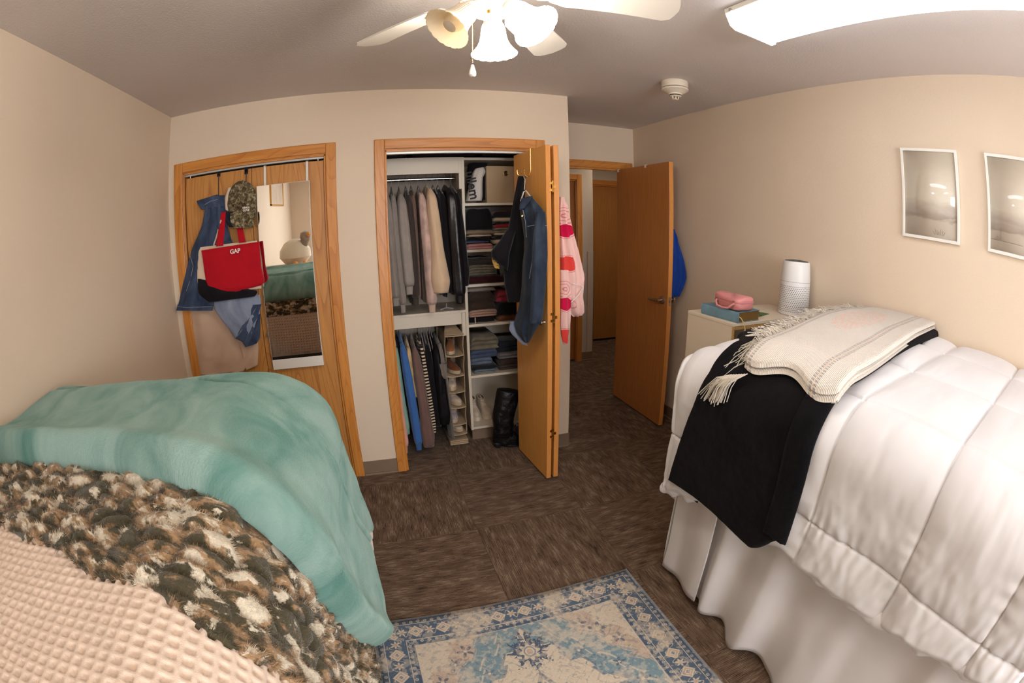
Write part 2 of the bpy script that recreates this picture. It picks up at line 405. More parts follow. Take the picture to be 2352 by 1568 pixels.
# right closet: folded open bifold
d2 = bpy.data.objects.new('door_2', None); COL.objects.link(d2); d2.location = (1.0, 2.6, 0); struct(d2)
def leafquad(name, pa, pb, th, z0, z1):
    pa = np.array(pa); pb = np.array(pb); d = (pb-pa)/np.linalg.norm(pb-pa); n = np.array([d[1], -d[0]])
    if n[0] < 0: n = -n
    c = [pa, pb, pb+n*th, pa+n*th]; b = bmesh.new()
    vs = [b.verts.new((q[0], q[1], z)) for z in (z0, z1) for q in c]
    for f in ((0, 1, 2, 3), (7, 6, 5, 4), (0, 4, 5, 1), (1, 5, 6, 2), (2, 6, 7, 3), (3, 7, 4, 0)): b.faces.new([vs[i] for i in f])
    bmesh.ops.recalc_face_normals(b, faces=b.faces); bmesh.ops.bevel(b, geom=b.edges[:], offset=.0018, segments=1, affect='EDGES')
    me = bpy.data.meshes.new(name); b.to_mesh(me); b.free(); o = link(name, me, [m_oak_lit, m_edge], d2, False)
    for f in me.polygons:
        if abs(f.normal[0]) < .8: f.material_index = 1
    return o
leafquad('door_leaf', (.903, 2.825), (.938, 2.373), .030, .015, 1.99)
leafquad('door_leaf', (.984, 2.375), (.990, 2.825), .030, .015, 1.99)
knob((.9365, 2.41, 1.005), '-x', d2)
for z in (.327, 1.036, 1.758):
    h = MB(); h.tube([(.975, 2.368, z-.032), (.975, 2.368, z+.032)], .0045, 8); h.box((.955, 2.3695, z-.026), (.974, 2.3725, z-.012)); h.box((.955, 2.3695, z+.012), (.974, 2.3725, z+.026)); h.box((.976, 2.3705, z-.008), (.994, 2.3735, z+.008))
    h.build('hinge', m_brass, d2)
# entry door, standing open
d3 = bpy.data.objects.new('door_3', None); COL.objects.link(d3); d3.location = (2.09, 3.54, 0); struct(d3)
slab('door_leaf', (2.049, 2.779, .012), (2.087, 3.535, 2.02), m_oak_dark, m_edge, d3)
hz = 1.0
for sx, nm in ((-1, 'lever_handle'), (1, 'lever_handle')):
    xf = 2.049 if sx < 0 else 2.087; R = Matrix.Rotation(sx*math.pi/2, 4, 'Y')
    h = MB(); h.lathe([(0, 0), (.032, 0), (.032, .006), (.026, .011), (.012, .013), (.011, .045), (0, .046)], 28, (xf, 2.845, hz), R)
    if sx < 0: h.tube([(xf-.045, 2.845, hz), (xf-.05, 2.86, hz), (xf-.05, 2.90, hz-.002), (xf-.047, 2.965, hz-.006)], [.010, .011, .010, .008], 10)
    else: h.tube([(xf+.045, 2.845, hz), (xf+.065, 2.845, hz)], [.010, .016], 12); h.lathe([(0, 0), (.024, .002), (.027, .014), (.02, .026), (0, .03)], 20, (xf+.05, 2.845, hz), R)
    h.build(nm, m_metal, d3, True)
MB().box((2.058, 2.7775, .965), (2.079, 2.780, 1.03)).box((2.063, 2.771, .985), (2.074, 2.779, 1.008), .002).build('latch_plate', m_metal, d3)
for yy in (3.50, 3.08): MB().box((2.045, yy, 2.012), (2.090, yy+.02, 2.024)).box((2.044, yy, 2.000), (2.048, yy+.02, 2.022)).build('door_clip', m_white, d3)
# hall doors
d4 = bpy.data.objects.new('door_4', None); COL.objects.link(d4); d4.location = (2.64, 5.39, 0); struct(d4)
m_farwood = wood('far_door_veneer', srgb(150, 98, 44), srgb(176, 120, 62), 'z', 0, .35, grain=.7)
slab('door_leaf', (2.645, 5.385, .03), (3.445, 5.425, 2.045), m_farwood, m_edge, d4)
d5 = bpy.data.objects.new('door_5', None); COL.objects.link(d5); d5.location = (1.38, 4.7, 0); struct(d5)
slab('door_leaf', (1.386, 4.70, .012), (2.186, 4.74, 2.02), m_oak_dark, m_edge, d5)

# ------------------------------------------------------------------ ceiling fixtures
fx = thing('ceiling_light', 'long white fluorescent wraparound light fixture glowing on the ceiling', 'ceiling light', (1.33, .6, ZC))
m_tube = emis('lit_acrylic_lens', (.92, .97, 1.06, 1), TUBE_STRENGTH)
b = MB(); b.box((1.20, -.03, ZC-.022), (1.49, 1.205, ZC-.001), .003); b.build('housing', m_white, fx)
# lens: trapezoid prism with ribs
prof = [(1.21, ZC-.022), (1.225, ZC-.066), (1.245, ZC-.076), (1.445, ZC-.076), (1.465, ZC-.066), (1.48, ZC-.022)]
V = [(x, y, z) for y in (-.02, 1.195) for x, z in prof]; n = len(prof)
F = [[i, (i+1) % n, n+(i+1) % n, n+i] for i in range(n)]+[list(range(n)), list(range(n, 2*n))[::-1]]
MB().raw(V, F).build('lens', m_tube, fx)
for y in (-.025, 1.198):
    V = [(x+dx, yy, z+dz) for yy in (y, y+.006) for (x, z), (dx, dz) in zip(prof, ((-.008, 0), (-.008, -.004), (-.002, -.008), (.002, -.008), (.008, -.004), (.008, 0)))]
    F = [[i, (i+1) % n, n+(i+1) % n, n+i] for i in range(n)]+[list(range(n)), list(range(n, 2*n))[::-1]]
    MB().raw(V, F).build('end_cap', emis('end_cap_acrylic', (1, .97, .92, 1), .75), fx)
MB().tube([(1.206, 1.17, ZC-.016), (1.196, 1.17, ZC-.016)], .008, 10).build('lens_latch', m_metal, fx)

FC = np.array([.320, 1.165, 0])
fan = thing('ceiling_fan', 'white ceiling fan with three ribbed bell shades and pull chains', 'ceiling fan', (FC[0], FC[1], ZC))
m_fan = plain('fan_white_enamel', srgb(228, 218, 205), .35)
MB().lathe([(0, ZC-.001), (.075, ZC-.001), (.07, ZC-.03), (.06, ZC-.05), (.10, ZC-.075), (.115, ZC-.10), (.115, ZC-.16), (.09, ZC-.185), (.05, ZC-.195), (.05, ZC-.21), (.062, ZC-.215), (.066, ZC-.235), (.05, ZC-.255), (.02, ZC-.262), (0, ZC-.262)], 40, (FC[0], FC[1], 0)).build('motor_housing', m_fan, fan, True)
for k, an in enumerate((-14, 50, 128, 200, 272)):
    a = math.radians(an); R = Matrix.Rotation(a, 4, 'Z') @ Matrix.Rotation(math.radians(-14), 4, 'X')
    zb = 2.215; L0, L1 = .16, .53
    out = [];
    for t in np.linspace(0, 1, 9):
        out.append((L0+(L1-L0-.03)*t, .048+.017*t))
    ring = [(L0, -.03), *[(x, -y) for x, y in out[1:]], (L1-.008, -.052), (L1, -.03), (L1+.006, 0), (L1, .03), (L1-.008, .052), *[(x, y) for x, y in out[::-1][:-1]], (L0, .03)]
    V = []
    for dz in (-.003, .003):
        for x, y in ring: V.append(Vector((FC[0], FC[1], zb)) + R @ Vector((x, y, dz)))
    n = len(ring); F = [list(range(n)), list(range(n, 2*n))[::-1]]+[[i, (i+1) % n, n+(i+1) % n, n+i] for i in range(n)]
    bl = MB().raw(V, F).build('fan_blade', m_fan, fan)
    br = MB(); P = [Vector((FC[0], FC[1], zb)) + R @ Vector(q) for q in ((.10, 0, .0), (.13, 0, -.012), (.17, 0, -.008), (.22, 0, -.005))]
    br.tube(P, [.012, .010, .014, .02], 8); br.build('blade_iron', m_fan, bl)
# glass shades
m_lit = emis('lit_frosted_glass', (1.0, .94, .84, 1), BULB_SHADE)
def frosted():
    m = bpy.data.materials.new('frosted_ribbed_glass'); m.use_nodes = True; nt = m.node_tree; out = nt.nodes['Material Output']; nt.nodes.remove(nt.nodes['Principled BSDF'])
    d = nd(nt, 'ShaderNodeBsdfDiffuse'); t = nd(nt, 'ShaderNodeBsdfTranslucent'); g = nd(nt, 'ShaderNodeBsdfGlossy'); m1 = nd(nt, 'ShaderNodeMixShader'); m2 = nd(nt, 'ShaderNodeMixShader')
    d.inputs[0].default_value = (.86, .8, .7, 1); t.inputs[0].default_value = (.95, .85, .68, 1); g.inputs['Roughness'].default_value = .25
    m1.inputs[0].default_value = .6; m2.inputs[0].default_value = .06
    nt.links.new(d.outputs[0], m1.inputs[1]); nt.links.new(t.outputs[0], m1.inputs[2]); nt.links.new(m1.outputs[0], m2.inputs[1]); nt.links.new(g.outputs[0], m2.inputs[2]); nt.links.new(m2.outputs[0], out.inputs[0]); return m
m_frost = frosted()
m_bulb = emis('lit_bulb', (1, .86, .64, 1), 18); m_bulb_off = plain('frosted_bulb', srgb(240, 225, 200), .3)
for an, lit in ((196, False), (72, True), (312, True)):
    a = math.radians(an); tilt = math.radians(42)
    dr = Vector((math.cos(a)*math.sin(tilt), math.sin(a)*math.sin(tilt), -math.cos(tilt)))
    nk = Vector((FC[0], FC[1], ZC-.240)) + Vector((math.cos(a), math.sin(a), 0))*.052
    q = Vector((0, 0, 1)).rotation_difference(dr).to_matrix().to_4x4()
    seg = 72; pr = [(.022, .018), (.028, .025), (.033, .04), (.035, .058), (.039, .078), (.047, .096), (.059, .112), (.067, .120)]
    V = []; F = []
    for off in (0, -.0022):
        for r, z in pr:
            for k in range(seg):
                t = 2*math.pi*k/seg; rr = r+off+(.0009 if k % 2 else -.0004)
                if r > .06: z2 = z+.0012*math.cos(t*18)
                else: z2 = z
                V.append(nk + q @ Vector((rr*math.cos(t), rr*math.sin(t), z2)))
    npf = len(pr); F = gridF(npf, seg, 0, False, True).tolist()+gridF(npf, seg, npf*seg, True, True).tolist()
    F += [[(npf-1)*seg+k, (npf-1)*seg+(k+1) % seg, npf*seg+(npf-1)*seg+(k+1) % seg, npf*seg+(npf-1)*seg+k] for k in range(seg)]
    sh = MB().raw(V, F).build('glass_shade', m_lit if lit else m_frost, fan, True)
    MB().lathe([(.0, -.02), (.014, -.018), (.02, .0), (.026, .012), (.026, .024), (.012, .03), (0, .03)], 20, nk, q).build('shade_fitter', m_fan, fan, True)
    MB().lathe([(.012, .022), (.013, .04), (.022, .06), (.029, .078), (.029, .092), (.02, .108), (0, .114)], 20, nk, q).build('light_bulb', m_bulb if lit else m_bulb_off, sh, True)
m_chain = m_brass
def chain(p, L, name, pend):
    b = MB(); n = int(L/.0045)
    for k in range(n):
        r = bmesh.ops.create_icosphere(b.bm, subdivisions=1, radius=.0017, matrix=Matrix.Translation((p[0], p[1], p[2]-k*.0045)))
    o = b.build(name, m_chain, fan, True); o['kind'] = 'stuff'
    if pend: MB().lathe([(0, -.0), (.004, -.002), (.005, -.008), (.0095, -.022), (.010, -.032), (.006, -.037), (0, -.038)], 16, (p[0], p[1], p[2]-L)).build('chain_pendant', m_white, fan, True)
pc_ = at(1085, 148, 'y', 1.20); chain((pc_[0], pc_[1], pc_[2]+.155), .155, 'pull_chain', True)
pg_ = at(1123, 30, 'y', 1.11); chain((pg_[0], pg_[1], pg_[2]), .040, 'pull_chain', False)
MB().lathe([(.006, .0), (.006, .012), (0, .012)], 12, (pg_[0], pg_[1], pg_[2]-.003)).build('chain_guide', m_brass, fan, True)

# smoke detector
sx, sy = 1.658, 2.157
sd = thing('smoke_detector', 'round stepped cream smoke detector mounted on the ceiling near the entry', 'smoke detector', (sx, sy, ZC))
m_det = plain('detector_plastic', srgb(226, 212, 192), .4)
MB().lathe([(0, 0), (.078, 0), (.080, -.004), (.078, -.038), (.074, -.040)], 40, (sx, sy, ZC)).build('base', m_det, sd, True)
MB().lathe([(.072, -.040), (.072, -.0445)], 40, (sx, sy, ZC)).build('slot', m_black, sd, True)
MB().lathe([(.0, -.0445), (.079, -.0445), (.079, -.054), (.064, -.060), (.058, -.066), (.042, -.074), (.040, -.082), (0, -.082)], 40, (sx, sy, ZC)).build('cover', m_det, sd, True)
MB().lathe([(.034, -.082), (.034, -.087)], 32, (sx, sy, ZC)).build('slot', m_black, sd, True)
b = MB().lathe([(0, -.087), (.036, -.087), (.030, -.093), (0, -.093)], 32, (sx, sy, ZC))
for k in range(6):
    a = k*math.pi/3; b.box((.018, -.004, -.108), (.026, .004, -.090), .001, Matrix.Rotation(a, 3, 'Z'), (0, 0, 0))
    for v in b.bm.verts[-24:]: pass
b2 = MB()
for k in range(6):
    a = k*math.pi/3; x, y = sx+.021*math.cos(a), sy+.021*math.sin(a); b2.tube([(x, y, ZC-.091), (sx+.016*math.cos(a), sy+.016*math.sin(a), ZC-.108)], .0035, 6)
b.bm.free(); b2.lathe([(0, -.087), (.036, -.087), (.030, -.093), (0, -.093)], 32, (sx, sy, ZC)).lathe([(0, -.106), (.014, -.106), (.012, -.110), (0, -.110)], 20, (sx, sy, ZC)).build('sensor_cage', m_det, sd, True)

# ------------------------------------------------------------------ pictures on the right wall
def artmat(seed):
    m, nt, p = base('misty_field_print', .12, .5)
    tc = nd(nt, 'ShaderNodeTexCoord'); sp = nd(nt, 'ShaderNodeSeparateXYZ'); nt.links.new(tc.outputs['UV'], sp.inputs[0])
    v = coords(nt, 'UV', (1.2, 5, 1), loc=(seed, 0, 0)); f = noise(nt, v, 2, 4, .55, .4)
    ad = nd(nt, 'ShaderNodeMath', operation='MULTIPLY_ADD'); nt.links.new(f, ad.inputs[0]); ad.inputs[1].default_value = .22; nt.links.new(sp.outputs[1], ad.inputs[2])
    c = ramp(nt, ad.outputs[0], [(.0, srgb(184, 170, 152)), (.15, srgb(201, 187, 168)), (.30, srgb(196, 182, 164)), (.34, srgb(163, 147, 131)), (.42, srgb(184, 170, 154)), (.55, srgb(212, 201, 182)), (.8, srgb(205, 191, 170)), (1, srgb(196, 182, 161))])
    nt.links.new(c, p.inputs['Base Color']); return m
m_glass_coat = None
for i, (y0, y1) in enumerate(((1.012, .672), (.505, .165))):
    z0, z1 = 1.612, 2.035; x = XR
    pf = thing('framed_picture', ['white framed misty grey field print nearer the entry door', 'white framed misty grey print cut off at the picture edge over the white bed'][i], 'picture', (x, (y0+y1)/2, z0), 'framed prints on the right wall')
    fw = .014
    for nm, lo, hi in (('frame', (x-.018, y1, z0), (x-.001, y1+fw, z1)),):
        b = MB(); b.box((x-.018, y1, z0), (x-.001, y1+fw, z1), .001); b.box((x-.018, y0-fw, z0), (x-.001, y0, z1), .001); b.box((x-.018, y1+fw, z0), (x-.001, y0-fw, z0+fw), .001); b.box((x-.018, y1+fw, z1-fw), (x-.001, y0-fw, z1), .001)
        b.build('frame', m_white, pf)
    V = np.array([(x-.012, y0-fw, z0+fw), (x-.012, y1+fw, z0+fw), (x-.012, y1+fw, z1-fw), (x-.012, y0-fw, z1-fw), (x-.004, y0-fw, z0+fw), (x-.004, y1+fw, z0+fw), (x-.004, y1+fw, z1-fw), (x-.004, y0-fw, z1-fw)])
    uv = [(0, 0), (1, 0), (1, 1), (0, 1)]*2
    me = quadmesh('print', V, np.array([(3, 2, 1, 0), (4, 5, 6, 7), (0, 1, 5, 4), (1, 2, 6, 5), (2, 3, 7, 6), (3, 0, 4, 7)]), uv)
    m = artmat(3.1*i); p = m.node_tree.nodes['Principled BSDF']; p.inputs['Roughness'].default_value = .6; p.inputs['Coat Weight'].default_value = 1; p.inputs['Coat Roughness'].default_value = .01; p.inputs['Coat IOR'].default_value = 1.55
    link('print', me, m, pf, False)
# small drawn details printed on the second picture and first: grass tuft and a tiny bottle-like sailboat mark
m_ink = plain('print_ink', srgb(120, 105, 92), .6)
# tuft
b = MB()
for k in range(7):
    yb = .79+.008*k-.02; b.tube([(XR-.0125, yb, 1.640), (XR-.0125, yb+.01*(k-3)*.4, 1.655+.006*(k % 3))], .0006, 4)
tuft = b.build('drawn_tuft', m_ink, [o for o in COL.objects if o.name.startswith('framed_picture')][0])
b = MB(); b.tube([(XR-.0125, .435, 1.672), (XR-.0125, .435, 1.712), (XR-.0125, .431, 1.720)], .0008, 4); b.tube([(XR-.0125, .455, 1.672), (XR-.0125, .452, 1.685), (XR-.0125, .435, 1.672)], .0007, 4)
b.tube([(XR-.0125, .49, 1.668), (XR-.0125, .30, 1.666)], .0005, 4); b.build('drawn_mark', m_ink, [o for o in COL.objects if o.name.startswith('framed_picture')][1])

# ------------------------------------------------------------------ beds and bedding
def prof1(s, r):
    """arc-length s (0 = outer edge on top of the curve start at -r) -> horizontal position, drop"""
    q = math.pi*r/2; a = np.clip(s+r, 0, q)/r
    h = np.where(s < -r, s, -r+r*np.sin(a)); d = np.where(s < -r, 0, r*(1-np.cos(a)))
    ex = np.maximum(s+r-q, 0)
    return h, d+ex
class Drape:
    """maps (s,t): s measured past the long outer edge, t past the foot edge, both in metres of cloth"""
    def __init__(c, xe, sgn, yf, zt, r, flare=.25, sag=None, out=0.): c.xe, c.sgn, c.yf, c.zt, c.r, c.flare, c.sag, c.out = xe, sgn, yf, zt, r, flare, sag, out
    def base(c, S, T):
        hs, ds = prof1(S, c.r); ht, dt = prof1(T, c.r)
        D = (ds**4+dt**4+1e-12)**.25; e = np.minimum(ds, dt)*c.flare
        X = c.xe+c.sgn*(hs+e+c.out*np.maximum(ds-c.r, 0)); Y = c.yf+ht+e; Z = c.zt-D
        if c.sag is not None: Z = Z+c.sag(S, T)
        return np.stack([X, Y, Z], -1)
    def normals(c, P):
        a = np.gradient(P, axis=0); b = np.gradient(P, axis=1); n = np.cross(a, b); n /= np.linalg.norm(n, axis=-1)[..., None]+1e-9
        flip = (n[..., 2]+n[..., 0]*c.sgn+n[..., 1]*.3) < 0; n[flip] *= -1
        return n
def edge_round(U, V, lu, lv, ew):
    """distance to the cloth's border (params 0..1 times lengths) -> 0..1 rolled edge"""
    e = np.minimum(np.minimum(U, 1-U)*lu, np.minimum(V, 1-V)*lv); x = np.clip(e/ew, 0, 1); return np.sqrt(1-(1-x)**2)
def blanket(name, D, s0, s1, tn, tf, nu, nv, off, th, ew, m, parent=None, disp=None, inner=.003, uvs=1, post=None):
    """cloth between s0..s1 (functions of t-fraction allowed) and tn(s)..tf(s)"""
    U, V = np.meshgrid(np.linspace(0, 1, nu), np.linspace(0, 1, nv), indexing='ij')
    sa = s0(V) if callable(s0) else s0; sb = s1(V) if callable(s1) else s1
    S = sa+(sb-sa)*U; a = tn(S) if callable(tn) else tn; b = tf(S) if callable(tf) else tf
    T = a+(b-a)*V
    P = D.base(S, T); N = D.normals(P)
    er = edge_round(U, V, float(np.mean(sb-sa)), float(np.mean(b-a)), ew)
    d = disp(S, T) if disp is not None else 0
    O = P+N*((off+th*er+d*er)[..., None]); I = P+N*(off+inner*0 + th*.15*(1-er))[..., None]*1.0
    I = P+N*np.minimum(off, (off+th*er)*.9)[..., None]
    if post is not None: O, I = post(O, I, S, T, N)
    uv = np.stack([S*uvs, T*uvs], -1)
    return shell(name, O, I, m, parent, uv, nu*nv < 50000)

LB = Drape(-.242, 1, 1.49, 1.10, .20, .06, out=.14)      # left bed
RB = Drape(1.125, -1, 1.40, 1.135, .13, .06, out=.03)     # right bed

def bed(label, x0, x1, y0, y1, zt, legx):
    t = thing('bed', label, 'bed', ((x0+x1)/2, (y0+y1)/2, 0))
    MB().box((x0, y0, zt-.22), (x1, y1, zt-.01), .05).build('mattress', m_matt, t, True)
    MB().box((x0+.01, y0, zt-.34), (x1-.01, y1, zt-.225), .01).build('bed_frame', m_bedwood, t)
    for x in (x0+.02, x1-.08):
        for y in (y0+.01, y1-.07): MB().box((x, y, 0), (x+.06, y+.06, zt-.30), .006).box((x-.004, y-.004, 0), (x+.064, y+.064, .03), .006).build('leg', m_bedwood, t)
    return t
m_matt = fabric('mattress_ticking', srgb(205, 200, 192)); m_bedwood = plain('dark_bed_frame', srgb(40, 34, 32), .5)
bed('raised bed against the left wall, buried under a beige waffle blanket', XL+.02, -.30, -.55, 1.40, 1.02, 0)
bed('raised bed against the right wall under a white comforter', 1.16, XR-.02, -.60, 1.36, 1.10, 0)

# --- waffle blanket
def wmat():
    m, nt, p = base('beige_waffle_cotton', .9, .1, .25)
    v = coords(nt, 'Object'); c = np.array(srgb(228, 204, 184)[:3])
    nt.links.new(ramp(nt, noise(nt, v, 60, 4, .6), [(.3, tuple(c*.9)+(1,)), (.7, tuple(np.minimum(c*1.06, 1))+(1,))]), p.inputs['Base Color'])
    bump(nt, p, noise(nt, v, 700, 2), .5, .002); return m
CELL = .0236
def waffle(S, T):
    wob = .35*CELL*fbm(S*3, T*3, 4, 2)
    u = (S+wob)/CELL; v = (T+wob*.7)/CELL
    ru = np.abs((u % 1)-.5)*2; rv = np.abs((v % 1)-.5)*2
    return .0085*np.maximum(sstep(.34, .66, ru), sstep(.34, .66, rv))-.001+.006*fbm(S*2.2, T*2.2, 9, 3)
blk = blanket('waffle_blanket', LB, -1.008, .42, -1.60, .52, 62*8, 88*8, .012, .004, .01, wmat(), None, waffle)
tag(blk, 'beige waffle weave blanket covering the bed along the left wall', 'blanket')

# --- camouflage faux fur blanket
def camo_mat(fur=False):
    m, nt, p = base('camouflage_faux_fur', .85, .12, .35)
    v = coords(nt, 'UV', (1, 1, 1)); vw = nd(nt, 'ShaderNodeVectorMath', operation='ADD'); nz = nd(nt, 'ShaderNodeTexNoise'); nt.links.new(v, nz.inputs['Vector']); nz.inputs['Scale'].default_value = 14; nz.inputs['Detail'].default_value = 2
    sc = nd(nt, 'ShaderNodeVectorMath', operation='SCALE'); nt.links.new(nz.outputs['Color'], sc.inputs[0]); sc.inputs['Scale'].default_value = .035
    nt.links.new(v, vw.inputs[0]); nt.links.new(sc.outputs[0], vw.inputs[1])
    mp = nd(nt, 'ShaderNodeMapping'); nt.links.new(vw.outputs[0], mp.inputs[0]); mp.inputs['Scale'].default_value = (.9, 1.6, 1)
    n1 = noise(nt, mp.outputs[0], 21, 5, .58); mp2 = nd(nt, 'ShaderNodeMapping'); nt.links.new(vw.outputs[0], mp2.inputs[0]); mp2.inputs['Location'].default_value = (3, 7, 0); mp2.inputs['Scale'].default_value = (.8, 1.1, 1)
    n2 = noise(nt, mp2.outputs[0], 25, 5, .58)
    olive, tan, cream, brown = srgb(82, 74, 54), srgb(168, 134, 98), srgb(224, 210, 186), srgb(118, 96, 68)
    c1 = ramp(nt, n1, [(0, olive), (.47, olive), (.50, brown), (.53, tan), (.575, tan), (.62, cream), (1, cream)])
    c2 = ramp(nt, n2, [(0, (0, 0, 0, 1)), (.555, (0, 0, 0, 1)), (.59, (1, 1, 1, 1)), (1, (1, 1, 1, 1))])
    mx = nd(nt, 'ShaderNodeMix', data_type='RGBA'); nt.links.new(c2, mx.inputs[0]); nt.links.new(c1, mx.inputs[6]); mx.inputs[7].default_value = cream
    n3 = noise(nt, v, 160, 3, .6); g = ramp(nt, n3, [(.3, (.72, .72, .72, 1)), (.7, (1.1, 1.1, 1.1, 1))])
    mm = nd(nt, 'ShaderNodeMix', data_type='RGBA', blend_type='MULTIPLY'); mm.inputs[0].default_value = 1; nt.links.new(mx.outputs[2], mm.inputs[6]); nt.links.new(g, mm.inputs[7])
    nt.links.new(mm.outputs[2], p.inputs['Base Color'])
    bump(nt, p, noise(nt, v, 300, 3, .65), .8, .006); return m
m_camo = camo_mat()
def puffs(S, T):
    wx = S+.02*fbm(S*12, T*12, 31, 2); wy = T+.02*fbm(S*12, T*12, 37, 2)
    f1, f2, c = worley(wx/.075, wy/.042, 21)
    h = sstep(0, .75, f2-f1)**.6
    return .020*(h-.5)+.004*fbm(S*30, T*30, 8, 3)
CN = lambda S: -.90+.06*np.clip(S+1.07, 0, 1)*0-.13*sstep(-.8, -.1, S)
cam_n = lambda S: np.interp(S, [-1.1, -.55, -.25, 0, .2, .6], [-.92, -.92, -1.0, -1.06, -1.06, -1.03])+.012*np.sin(S*26)
cb = blanket('faux_fur_blanket', LB, -1.008, .56, cam_n, .17, 330, 260, .016, .022, .03, m_camo, None, puffs)
tag(cb, 'ruched camouflage faux fur blanket in olive, tan and cream between waffle and teal blankets', 'blanket')
# pile: short hair on the camouflage fur (thin single blades)
def pile(name, D, s0, s1, tn, tf, off, n, L, wd, m, parent, disp, seed, lean=.6):
    r = np.random.default_rng(seed); U = r.random(n); V = r.random(n); S = s0+(s1-s0)*U; a = tn(S) if callable(tn) else tn+0*S; T = a+(tf-a)*V
    e = 1e-3; P = D.base(S, T); Pa = D.base(S+e, T)-P; Pb = D.base(S, T+e)-P
    N = np.cross(Pa, Pb); N /= np.linalg.norm(N, axis=1)[:, None]; fl = (N[:, 2]+N[:, 0]*D.sgn) < 0; N[fl] *= -1
    ds = Pa/e; dt = Pb/e
    h = disp(S, T); hs = (disp(S+.004, T)-h)/.004; ht = (disp(S, T+.004)-h)/.004
    Ng = N-ds*hs[:, None]*1.-dt*ht[:, None]*1.; Ng /= np.linalg.norm(Ng, axis=1)[:, None]
    R = P+N*(off+h)[:, None]
    dr = Ng+lean*(ds*vnoise(S*9, T*9, seed+1)[:, None]+dt*vnoise(S*9+50, T*9, seed+2)[:, None])+.35*r.normal(size=(n, 3)); dr[:, 2] -= .25
    dr /= np.linalg.norm(dr, axis=1)[:, None]
    sd = np.cross(dr, r.normal(size=(n, 3))); sd /= np.linalg.norm(sd, axis=1)[:, None]
    l = L*(.6+.7*r.random(n))[:, None]
    V3 = np.stack([R-sd*wd, R+sd*wd, R+dr*l], 1).reshape(-1, 3)
    F = np.arange(3*n).reshape(-1, 3); uv = np.repeat(np.stack([S, T], -1), 3, 0)
    me = quadmesh(name, V3, F, uv); o = link(name, me, m, parent, True); o['kind'] = 'stuff'; return o
pile('fur_pile', LB, -1.0, .55, lambda S: cam_n(S)+.0, -.42, .031, 210000, .0135, .0006, m_camo, cb, puffs, 5)

# --- teal plush blanket, folded double
def plush(name, c, c2, bs=260):
    m, nt, p = base(name, .9, .08, .6); p.inputs['Sheen Roughness'].default_value = .35; p.inputs['Sheen Tint'].default_value = tuple(min(1, x*1.7+.1) for x in c2[:3])+(1,)
    v = coords(nt, 'UV', (1, .6, 1)); 
    nt.links.new(ramp(nt, noise(nt, v, 6.5, 5, .55, .8), [(.34, c), (.62, c2)]), p.inputs['Base Color'])
    v2 = coords(nt, 'UV'); bump(nt, p, noise(nt, v2, bs, 3, .6), .55, .006); return m
m_teal = plush('teal_plush', srgb(82, 124, 114), srgb(138, 164, 154))
tl_n = lambda S: np.interp(S, [-1.1, -.6, -.4, -.22, -.1, 0, .15, .3, .45, .6], [-.63, -.64, -.66, -.72, -.76, -.78, -.77, -.73, -.65, -.55])
def tealdisp(S, T):
    ridge = .010*sstep(-.42, -.36, T-.35*0)*0
    f = .010*fbm(S*3, T*5, 12, 3)+.003*fbm(S*14, T*14, 14, 2)
    tt = (T-tl_n(S)); fold = .012*np.exp(-((tt-.47+.03*np.sin(S*4))/.012)**2)*-1+.008*sstep(.47, .50, tt)*-1
    return f+fold+.020*np.exp(-((tt-.05)/.05)**2)
tb_ = blanket('plush_blanket', LB, lambda V: -1.008+0*V, lambda V: .53+.04*np.sin(V*7)-.0*V, tl_n, .05, 300, 220, .040, .055, .055, m_teal, None, tealdisp)
tag(tb_, 'thick teal plush blanket folded over the foot of the left bed', 'blanket')
m_sherpa = fabric('cream_sherpa', srgb(228, 210, 190), .08, .95, 180, .9, .4, 30, 'UV', bd=.006)
blanket('sherpa_lining', LB, .0, .58, lambda S: np.interp(S, [0, .6], [-.25, -.20]), .11, 60, 60, .045, .020, .03, m_sherpa, tb_, lambda S, T: .006*fbm(S*30, T*30, 3, 2))

# sheet ruffle at the foot of the left bed and black box below (seen in the mirror)
def curtain(name, pts, z0, z1, m, parent, amp, nf, seed, th=.004, n=200, k=26, flare=.03, zb=None):
    pts = np.array(pts, float); L = np.r_[0, np.cumsum(np.linalg.norm(np.diff(pts, axis=0), axis=1))]; l = np.linspace(0, L[-1], n)
    x = np.interp(l, L, pts[:, 0]); y = np.interp(l, L, pts[:, 1]); tx = np.gradient(x); ty = np.gradient(y); q = np.hypot(tx, ty)+1e-9; nx, ny = ty/q, -tx/q
    w_ = np.linspace(0, 1, k); ph = fbm(l*2.1, l*0+seed, seed, 2)*2.4
    fold = (1-2*np.abs(np.sin(l*nf*.5+ph))**1.5)*.45+.30*np.sin(l*nf*1.3+2*ph)+.5*fbm(l*nf*.22, l*0, seed+3, 3)
    A = np.zeros((n, k, 3))
    for j, v in enumerate(w_):
        a = amp*(.25+.75*v)*fold+flare*v+.01*fbm(l*6, l*0+v*2.5, seed+9, 2)
        A[:, j, 0] = x+nx*a; A[:, j, 1] = y+ny*a; zz = (zb(l/L[-1]) if zb is not None else z0); A[:, j, 2] = z1+(zz-z1)*v+.0*a
    B = A.copy(); B[..., 0] -= nx[:, None]*th; B[..., 1] -= ny[:, None]*th
    return shell(name, A, B, m, parent)
m_sheet = fabric('white_sheet', srgb(226, 218, 210), .03, .75, 300, .1, .1)
o = curtain('bed_skirt', [(-.19, 1.50), (XL+.03, 1.50)], .32, .80, m_sheet, None, .012, 60, 3, flare=.01)
tag(o, 'ruffled off-white skirt across the foot of the left bed, seen in the mirror', 'bed skirt')

